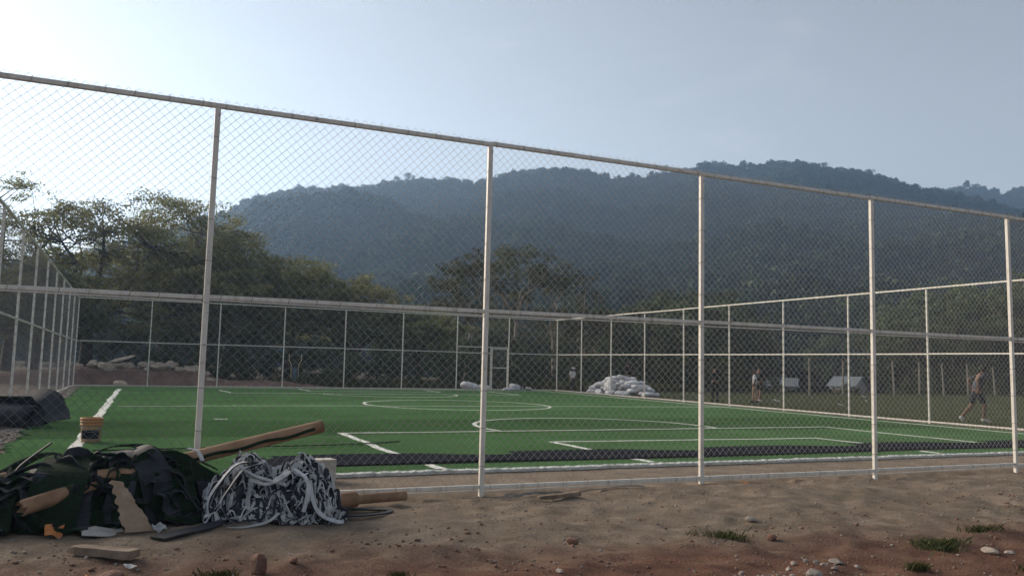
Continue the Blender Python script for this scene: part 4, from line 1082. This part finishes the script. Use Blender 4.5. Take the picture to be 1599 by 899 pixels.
plank('weathered plank with a split end lying on the dirt before the dark heap', (-.40, 6.78, gz(-.4, 6.78) + .05), (.03, 6.46, gz(.03, 6.46) + .045), .10, .055)
plank('short dark plank on the dirt below the second fence post', (3.96, 8.05, gz(3.96, 8.05) + .035), (4.50, 8.16, gz(4.5, 8.16) + .035), .07, .045)
for q, (a, b) in enumerate((((3.72, 8.42), (4.28, 8.62)), ((3.52, 8.28), (4.5, 8.47)), ((3.6, 8.22), (4.25, 8.40)), ((4.0, 8.62), (5.6, 8.52)))):
    mb = MB(); n = 9; mb.tube([(a[0] + (b[0] - a[0]) * i / n, a[1] + (b[1] - a[1]) * i / n + .012 * math.sin(i * 1.1 + q), gz(a[0] + (b[0] - a[0]) * i / n, a[1] + (b[1] - a[1]) * i / n) + .02 + .01 * (i % 3)) for i in range(n + 1)], .006, 6)
    tag(mb.build('wire_offcut', 'wire'), 'pale stiff wire offcut lying on the dirt under the second post', 'wire', 'wire offcuts by the second post')

# concrete block behind the tangle
mb = MB(); 
for sgn in (0,): mb.box((0, 0, .13), (.30, .22, .26), jit=.006)
mb.box((-.01, 0, .262), (.325, .24, .02), jit=.004)
o = mb.build('concrete_block', 'concrete'); o.location = (2.02, 10.05, gz(2.02, 10.05)); o.rotation_euler = (0, 0, .12); tag(o, 'pale concrete block standing behind the tangle at the end of the slate strip', 'block')

# bucket
def bucket():
    root = thing('bucket', 'orange-rimmed ochre plastic bucket standing on the turf', 'bucket', (-.70, 15.0, ZT)); n = 24
    def lathe(prof, name, mat, par=root):
        V = []; F = []
        for r, z in prof:
            for k in range(n): V.append((r * math.cos(2 * math.pi * k / n), r * math.sin(2 * math.pi * k / n), z))
        for i in range(len(prof) - 1):
            for k in range(n): F.append((i * n + k, i * n + (k + 1) % n, (i + 1) * n + (k + 1) % n, (i + 1) * n + k))
        mb = MB(); mb.add(V, F); return mb.build(name, mat, par, smooth=True)
    lathe([(.0, 0), (.138, 0), (.142, .01), (.155, .27)], 'body', 'bucketbody')
    lathe([(.157, .265), (.168, .27), (.168, .29), (.160, .295), (.160, .315), (.172, .32), (.172, .338), (.162, .343), (.162, .36), (.175, .365), (.175, .382), (.165, .39), (.158, .385), (.152, .28), (.14, .02), (0, .02)], 'rim', 'bucket')
    lb = MB(); V = []; F = []
    for i in range(13):
        a = math.radians(-150 + 110 * i / 12)
        for z, r in ((.06, .1465), (.2, .1525)): V.append((r * math.cos(a), r * math.sin(a), z))
    for i in range(12): F.append((2 * i, 2 * i + 2, 2 * i + 3, 2 * i + 1))
    lb.add(V, F); lb.build('label_patch', 'slate', root)
    hb = MB(); hb.tube([(.17 * math.cos(a), -.05 - .12 * math.sin(a), .30 - .13 * math.sin(a)) for a in np.linspace(0, math.pi, 13)], .0035, 5); hb.build('handle', 'wire', root)
bucket()

# black turf roll by the left fence
def turf_roll():
    root = thing('turf_roll', 'big black roll of turf slumped on the gravel by the left fence', 'turf roll', (-2.42, 18.6, .0), math.radians(62))
    V = []; n = 46; turns = 2.2; L = 1.25; F = []; m = 9
    for i in range(n):
        a = i / (n - 1) * turns * 2 * math.pi; r = .12 + .19 * i / (n - 1)
        for j in range(m):
            y = L * (j / (m - 1) - .5); w = 1 + .05 * math.sin(y * 5 + a)
            V.append((r * 1.28 * math.cos(a) * w, y + .03 * math.sin(a * 2), .27 + r * .92 * math.sin(a) * w - .02 * (abs(y) * 1.5)))
    for i in range(n - 1):
        for j in range(m - 1): F.append((i * m + j, i * m + j + 1, (i + 1) * m + j + 1, (i + 1) * m + j))
    mb = MB(); mb.add(V, F); o = mb.build('roll', 'backing', root, smooth=True); md = o.modifiers.new('t', 'SOLIDIFY'); md.thickness = .025
    mb = ribbon(smooth_path([(-.1, 0, .60), (.22, .02, .55), (.42, .03, .36), (.52, .02, .10), (.72, 0, .05)], 6), 1.0, .02, .15, .05, 3, .05)
    mb.build('loose_flap', ['slate', 'pile'], root)
turf_roll()
flap('dark folded turf piece lying beside the black roll', [(-2.5, 19.6, .1), (-2.2, 19.9, .42), (-1.9, 19.8, .48), (-1.7, 19.5, .2), (-1.65, 19.3, .06)], .7)

# ------------------------------------------------------------------ sacks
def sack_mesh(seed):
    n, m = 18, 12; V = []; F = []; rg = random.Random(seed)
    for j in range(m + 1):
        v = -math.pi / 2 + math.pi * j / m
        for i in range(n):
            u = 2 * math.pi * i / n
            c = lambda w, e: math.copysign(abs(math.cos(w)) ** e, math.cos(w)); s = lambda w, e: math.copysign(abs(math.sin(w)) ** e, math.sin(w))
            x = .42 * c(v, .55) * c(u, .6); y = .26 * c(v, .55) * s(u, .6); z = .13 * s(v, .9)
            k = 1 - .35 * max(0, (abs(x) - .30) / .12); y *= .85 + .15 * k; z *= k
            p = Vector((x, y, z)); d = mnoise.noise(p * 4 + Vector((seed * 5, 0, 0))) * .045 + mnoise.noise(p * 11 + Vector((seed * 3, 2, 0))) * .018
            V.append((x + d * .6, y + d, z + d))
    for j in range(m):
        for i in range(n): F.append((j * n + i, j * n + (i + 1) % n, (j + 1) * n + (i + 1) % n, (j + 1) * n + i))
    for k in (-1, 1):   # gathered mouth
        b = len(V)
    mb = MB(); mb.add(V, F); me = mb.mesh('sack'); me.materials.append(MAT['sack']); me.polygons.foreach_set('use_smooth', [True] * len(me.polygons)); return me
SACKS = [sack_mesh(s) for s in range(5)]
def sack(label, loc, rot, sc=1., group=None):
    o = link('sack', random.choice(SACKS), 'sack'); o.location = loc; o.rotation_euler = rot; o.scale = (sc * random.uniform(.9, 1.1), sc * random.uniform(.9, 1.1), sc * random.uniform(.85, 1.15)); return tag(o, label, 'sack', group)
r_ = random.Random(8)
for lay, (n, rx, ry) in enumerate(((20, 2.15, 1.0), (18, 1.9, .85), (15, 1.6, .7), (11, 1.2, .5), (7, .8, .3))):
    for q in range(n):
        a = 6.283 * q / n + r_.uniform(-.2, .2); rr = (1. if q % 3 else .45)
        u = rr * rx * math.cos(a); v = rr * ry * math.sin(a)
        ca, sa = math.cos(math.radians(-82)), math.sin(math.radians(-82))
        x = 22.85 + u * ca - v * sa; y = 37.0 + u * sa + v * ca
        sack('bulging white woven sack in the big heap by the right fence', (x, y, .11 + lay * .18 + r_.uniform(-.03, .03)), (r_.gauss(0, .14), r_.gauss(0, .16), a + math.radians(-82) + r_.choice((0, 1.57)) + r_.gauss(0, .3)), .92, 'white sacks heaped beside the fence')
sack('white sack standing on end against the front of the sack heap', (21.95, 36.6, .38), (.3, 1.3, .4), 1.05)
sack('bluish-white sack lying apart at the end of the sack heap', (22.4, 33.9, .13), (0, .1, 1.2), 1.)
sack('long white sack lying at the far fence left of the gate', (16.4, 42.2, .2), (.1, .15, .2), 1.45)
sack('second white sack slumped against the long one near the gate', (17.3, 42.2, .14), (.1, .1, -.1), 1.05)
sack('white sack draped on the turf edge right of the gate', (18.6, 40.9, .2), (.1, .25, .4), 1.1)
sack('flattened white sack spread beside the draped sack', (18.1, 40.7, .11), (0, -.1, .2), .95)
sack('small white sack at the right end of the pair on the turf edge', (19.3, 40.8, .12), (.1, .2, 1.), .8)
flap('black strap lying over the white sack on the turf edge', [(18.75, 40.6, .12), (18.8, 40.7, .38), (18.95, 40.8, .36), (19.1, 40.7, .1)], .09)

# ------------------------------------------------------------------ people
def skin_obj(name, J, edges, mat, parent, root, sub=1):
    names = list(J); idx = {k: i for i, k in enumerate(names)}
    me = bpy.data.meshes.new(name); me.from_pydata([J[k][0] for k in names], [(idx[a], idx[b]) for a, b in edges], []); me.materials.append(MAT[mat])
    o = bpy.data.objects.new(name, me); COL.objects.link(o); o.parent = parent
    md = o.modifiers.new('skin', 'SKIN'); md.use_smooth_shade = True
    for k in names:
        sv = me.skin_vertices[0].data[idx[k]]; r = J[k][1]; sv.radius = r if isinstance(r, tuple) else (r, r); sv.use_root = (k == root)
    ss = o.modifiers.new('sub', 'SUBSURF'); ss.levels = sub; ss.render_levels = sub
    return o
MAT['skin'] = simple('skin', (.12, .062, .04), (.16, .085, .055), 6, .6)
MAT['hair'] = simple('dark_hair', (.006, .005, .005), (.014, .012, .011), 30, .7)
for nm, c in (('white_shirt', (.55, .54, .54)), ('grey_shirt', (.06, .068, .082)), ('navy_cloth', (.018, .022, .035)), ('tan_cloth', (.30, .20, .13)), ('dark_cloth', (.012, .013, .015)), ('shoe_white', (.45, .43, .40)), ('cap_white', (.5, .5, .48))):
    MAT[nm] = simple(nm, tuple(v * .85 for v in c), tuple(min(1, v * 1.12) for v in c), 7, .9, bscale=14, bstr=.4, bdist=.02)
def person(label, loc, rz, pose, shirt, pants, shoes, cap=None, shorts=False, scale=1., sleeves=True):
    root = thing('person', label, 'person', loc, rz); root.scale = (scale,) * 3
    p = pose   # joints facing -y
    J = {'pelvis': (p['pelvis'], (.125, .095)), 'belly': (p['belly'], (.125, .09)), 'chest': (p['chest'], (.145, .10)), 'neck': (p['neck'], .052), 'chin': (p['chin'], (.062, .07)), 'head': (p['head'], (.074, .092)), 'crown': (p['crown'], (.05, .06))}
    E = [('pelvis', 'belly'), ('belly', 'chest'), ('chest', 'neck'), ('neck', 'chin'), ('chin', 'head'), ('head', 'crown')]
    hd = Vector(p['head']); face = Vector(p.get('face', (0, -1, 0)))
    J['nose'] = (tuple(hd + face * .108 + Vector((0, 0, -.03))), .013); E.append(('head', 'nose'))
    for s in ('l', 'r'):
        J['sh' + s] = (p['sh' + s], .062); J['el' + s] = (p['el' + s], .042); J['wr' + s] = (p['wr' + s], .028)
        w = Vector(p['wr' + s]); d = (w - Vector(p['el' + s])).normalized(); pm = w + d * .075; J['pa' + s] = (tuple(pm), (.036, .02))
        E += [('chest', 'sh' + s), ('sh' + s, 'el' + s), ('el' + s, 'wr' + s), ('wr' + s, 'pa' + s)]
        side = d.cross(Vector((1, 0, 0)));  side = side.normalized() if side.length > .1 else Vector((0, 1, 0)); bend = d.cross(side).normalized()
        for f in range(4):
            b = pm + side * (-.027 + .018 * f) + d * .03; L = (.032, .040, .037, .028)[f]
            J[f'f{f}a' + s] = (tuple(b + d * L), .009); J[f'f{f}b' + s] = (tuple(b + d * L * 1.7 + bend * .018), .008); E += [('pa' + s, f'f{f}a' + s), (f'f{f}a' + s, f'f{f}b' + s)]
        J['th' + s] = (tuple(w + d * .05 + side * .045), .010); J['ti' + s] = (tuple(w + d * .085 + side * .058 + bend * .015), .009); E += [('pa' + s, 'th' + s), ('th' + s, 'ti' + s)]
        J['hi' + s] = (p['hi' + s], .085); J['kn' + s] = (p['kn' + s], .058); J['ca' + s] = (tuple((Vector(p['kn' + s]) * .65 + Vector(p['an' + s]) * .35) + Vector((0, .012, 0))), .056); J['an' + s] = (p['an' + s], .038); J['to' + s] = (p['to' + s], (.036, .028))
        E += [('pelvis', 'hi' + s), ('hi' + s, 'kn' + s), ('kn' + s, 'ca' + s), ('ca' + s, 'an' + s), ('an' + s, 'to' + s)]
    skin_obj('body', J, E, 'skin', root, 'pelvis')
    g = 1.16
    def sub(keys, edges, k, rt, name, mat, over=None):
        q = {a: (J[a][0], tuple(v * k for v in J[a][1]) if isinstance(J[a][1], tuple) else J[a][1] * k) for a in keys}
        if over: q.update(over)
        return skin_obj(name, q, edges, mat, root, rt)
    hem = Vector(p['pelvis']).lerp(Vector(p['belly']), -.15)
    sk = {'hem': (tuple(hem), (.155, .118))}; e = [('hem', 'belly'), ('belly', 'chest')]
    cut = {}
    for s in ('l', 'r'):
        c = Vector(p['sh' + s]).lerp(Vector(p['el' + s]), .85); cut['sl' + s] = (tuple(c), .074); e += [('chest', 'sh' + s), ('sh' + s, 'sl' + s)]
    col = Vector(p['chest']).lerp(Vector(p['neck']), .72); cut['col'] = (tuple(col), (.075, .07)); e.append(('chest', 'col'))
    sub(['belly', 'chest', 'shl', 'shr'], e, 1.36, 'chest', 'shirt', shirt, {**sk, **cut})
    e = [('pelvis', 'waist')]; over = {'waist': (tuple(Vector(p['pelvis']).lerp(Vector(p['belly']), .3)), (.145, .11))}
    for s in ('l', 'r'):
        e += [('pelvis', 'hi' + s), ('hi' + s, 'kn' + s)] if not shorts else [('pelvis', 'hi' + s), ('hi' + s, 'kc' + s)]
        if shorts: over['kc' + s] = (tuple(Vector(p['hi' + s]).lerp(Vector(p['kn' + s]), .92)), .095)
        else: over['an' + s] = (tuple(Vector(p['kn' + s]).lerp(Vector(p['an' + s]), .95)), .06); e.append(('kn' + s, 'an' + s))
    sub(['pelvis', 'hil', 'hir'] + ([] if shorts else ['knl', 'knr']), e, 1.22, 'pelvis', 'trousers' if not shorts else 'shorts', pants, over)
    for s in ('l', 'r'):
        a, t = Vector(p['an' + s]), Vector(p['to' + s]); d = (t - a)
        mb = MB(); mb.tube([a + Vector((0, .05, -.02)) - d * .1, a + Vector((0, 0, -.02)), a + d * .6 + Vector((0, 0, -.0)), t + d * .25], [.045, .05, .046, .03], 8); mb.build('shoe', shoes, root, smooth=True)
    mb = MB(); up = (Vector(p['crown']) - hd).normalized(); bk = -face
    mb.tube([hd - up * .06 + bk * .05, hd + bk * .03, hd + up * .05 + bk * .012, hd + up * .1, hd + up * .128], [.07, .098, .098, .072, .02], 12); mb.build('hair', 'hair', root, smooth=True)
    if cap:
        mb = MB(); mb.tube([hd + up * .03, hd + up * .07, hd + up * .115, hd + up * .145], [.112, .112, .085, .02], 14); mb.tube([hd + up * .04 + face * .06, hd + up * .035 + face * .20], [.085, .05], 8); mb.build('cap', cap, root, smooth=True)
    return root
def stand(dx=0., arms='down', stride=0.):
    d = dict(pelvis=(0, 0, .93), belly=(0, -.01, 1.08), chest=(0, 0, 1.28), neck=(0, 0, 1.45), chin=(0, -.02, 1.51), head=(0, -.02, 1.60), crown=(0, -.005, 1.68))
    for s, k in (('l', 1), ('r', -1)):
        d['sh' + s] = (k * .18, .0, 1.39); d['el' + s] = (k * .24, .02, 1.12); d['wr' + s] = (k * .24, -.05, .88)
        d['hi' + s] = (k * .09, 0, .88); d['kn' + s] = (k * .10, -.02 - k * stride * .5, .49); d['an' + s] = (k * .11, .02 - k * stride, .09); d['to' + s] = (k * .125, -.13 - k * stride, .045)
    if arms == 'chest':
        for s, k in (('l', 1), ('r', -1)): d['el' + s] = (k * .26, -.03, 1.13); d['wr' + s] = (k * .08, -.22, 1.20)
    if arms == 'hip':
        d['ell'] = (.33, .08, 1.15); d['wrl'] = (.19, -.02, .98)
    return d
person('person in white shirt, dark trousers and pale cap standing by the fence corner', (21.75, 40.35, gz(21.75, 40.35)), .3, stand(), 'white_shirt', 'dark_cloth', 'dark_cloth', cap='cap_white', scale=.80)
person('person dressed all in black standing on the grass, hands at chest', (23.55, 30.2, gz(23.55, 30.2)), 2.2, stand(arms='chest'), 'dark_cloth', 'dark_cloth', 'dark_cloth', scale=.98)
person('person in white top and tan trousers walking beside another', (24.95, 29.2, gz(24.95, 29.2)), -2.4, stand(stride=.08, arms='hip'), 'white_shirt', 'tan_cloth', 'dark_cloth', scale=.86)
person('person in black shirt and dark shorts next to the one in tan trousers', (26.5, 30.7, gz(26.5, 30.7)), 1.9, stand(stride=.14, arms='chest'), 'dark_cloth', 'dark_cloth', 'shoe_white', shorts=True, scale=1.0)
person('person in dark clothes half hidden behind the sack heap', (24.6, 39.1, gz(24.6, 39.1)), .4, stand(arms='chest'), 'dark_cloth', 'dark_cloth', 'dark_cloth', scale=1.06)
run = dict(pelvis=(0, .02, .92), belly=(0, -.04, 1.06), chest=(0, -.10, 1.27), neck=(0, -.17, 1.42), chin=(0, -.22, 1.46), head=(0, -.24, 1.545), crown=(0, -.24, 1.625),
           shl=(.18, -.16, 1.35), ell=(.27, .08, 1.22), wrl=(.25, -.02, 1.00), shr=(-.18, -.18, 1.35), elr=(-.27, .10, 1.27), wrr=(-.24, .08, 1.02),
           hil=(.09, .02, .87), knl=(.10, .10, .48), anl=(.11, .38, .16), tol=(.12, .34, .04), hir=(-.09, .0, .87), knr=(-.10, -.18, .52), anr=(-.10, -.14, .11), tor=(-.11, -.29, .05))
person('runner in grey shirt and navy shorts leaning forward on the grass', (23.35, 17.3, gz(23.35, 17.3)), math.radians(66), run, 'grey_shirt', 'navy_cloth', 'shoe_white', shorts=True, scale=1.06)

# ------------------------------------------------------------------ wooden boundary posts, exercise machine, houses
for q, (x, y, h, ln) in enumerate(((37.5, 38.9, 2.3, .0), (41.9, 40.5, 2.2, .02), (45., 41., 2.1, -.02), (46.3, 40.3, 2.3, -.05), (49.2, 40.7, 2.3, .0), (52.1, 41.1, 2.25, -.06), (55.3, 41.6, 2.3, -.03), (59.6, 42.6, 2.2, -.08))):
    mb = MB(); mb.tube([(0, 0, -.2), (ln * .5 * h, 0, h * .5), (ln * h, .02, h)], [.07, .062, .05], 8)
    o = mb.build('wooden_post', 'greywood', smooth=False); o.location = (x, y, gz(x, y)); tag(o, 'grey wooden boundary post at the far edge of the grass field', 'post', 'wooden posts along the grass field')
    if q: 
        pass
def trainer():
    root = thing('exercise_machine', 'pale yellow outdoor exercise machine with two curved handles behind the far fence', 'exercise machine', (7.75, 47.0, .18))
    for s in (-1, 1):
        mb = MB(); mb.tube([(s * .2, 0, .05), (s * .2, 0, .85), (s * .2, 0, .98), (s * .33, 0, 1.18), (s * .34, -.02, 1.55)], .024, 8); mb.build('handle', 'yellow', root, smooth=True)
        mb = MB(); mb.box((s * .24, -.1, .12), (.14, .40, .05)); mb.build('pedal', 'yellow', root)
    mb = MB(); mb.box((0, .05, .42), (.22, .16, .8)); mb.tube([(-.2, 0, .8), (.2, 0, .8)], .03, 8); mb.build('pillar', 'bluesteel', root)
    mb = MB(); mb.box((0, 0, .02), (.9, .5, .06)); mb.build('base_plate', 'concrete', root)
trainer()
def house(label, loc, rz, w, d, h, rise, wall, over=.35):
    root = thing('house', label, 'house', loc, rz)
    mb = MB(); mb.box((0, 0, h / 2 - .2), (w, d, h + .4))
    mb.add([(-w / 2, -d / 2, h), (-w / 2, d / 2, h), (-w / 2, 0, h + rise)], [(0, 2, 1)]); mb.add([(w / 2, -d / 2, h), (w / 2, d / 2, h), (w / 2, 0, h + rise)], [(0, 1, 2)])
    mb.build('wall', wall, root)
    for s in (-1, 1):
        mb = MB(); n = int((w + 2 * over) / .13); V = []; F = []
        y1 = s * (d / 2 + over); z1 = h - rise * over / (d / 2)
        for i in range(n + 1):
            x = -w / 2 - over + (w + 2 * over) * i / n; c = .018 * (1 if i % 2 else -1)
            V += [(x, s * .01, h + rise + c + .05), (x, y1, z1 + c + .05)]
        for i in range(n): F.append((2 * i, 2 * i + 1, 2 * i + 3, 2 * i + 2))
        mb.add(V, F); o = mb.build('roof', 'metalroof', root); m_ = o.modifiers.new('t', 'SOLIDIFY'); m_.thickness = .02
    mb = MB(); mb.box((-w * .18, -d / 2 - .02, 1.0), (.9, .06, 2.0)); mb.build('door', 'wood', root)
    for x in (w * .15, w * .36, -w * .40):
        f = MB(); f.box((x, -d / 2 - .015, 1.45), (1.0, .05, .9)); fo = f.build('window', 'plaster2', root)
        f = MB(); f.box((x, -d / 2 - .045, 1.45), (.84, .02, .74)); f.build('pane', 'glass', fo)
house('small pinkish house with zinc roof showing past the grass field', (86.2, 95., -3.1), math.radians(-42), 4.0, 3.6, 2.5, 1.0, 'plaster')
house('white house with large grey zinc roof behind the dark hedge', (99.8, 95.5, -3.1), math.radians(-72), 4.0, 4.2, 2.6, 1.3, 'plaster2')
for q, (x, y, s) in enumerate(((80.6, 90.5, .9), (83.5, 87.5, .25), (91.5, 88, .7), (94, 90, .7), (97.2, 89, .42), (99.5, 87, .35), (103, 88.5, .8), (76, 88, 1.1))):
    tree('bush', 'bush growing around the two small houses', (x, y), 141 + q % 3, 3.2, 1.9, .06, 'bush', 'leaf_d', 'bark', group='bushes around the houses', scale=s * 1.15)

# ------------------------------------------------------------------ haze
mb = MB(); mb.box((0, 0, 150), (3300, 3300, 308)); hz_ = mb.mesh('haze')
hm, n, l, P = new_mat('haze'); n.remove(P)
pv = n.new('ShaderNodeVolumePrincipled'); pv.inputs['Density'].default_value = .00047; pv.inputs['Color'].default_value = (.42, .65, 1, 1)
pv.inputs['Anisotropy'].default_value = .45
l.new(pv.outputs[0], n['Material Output'].inputs['Volume'])
stuff(link('haze', hz_, hm))
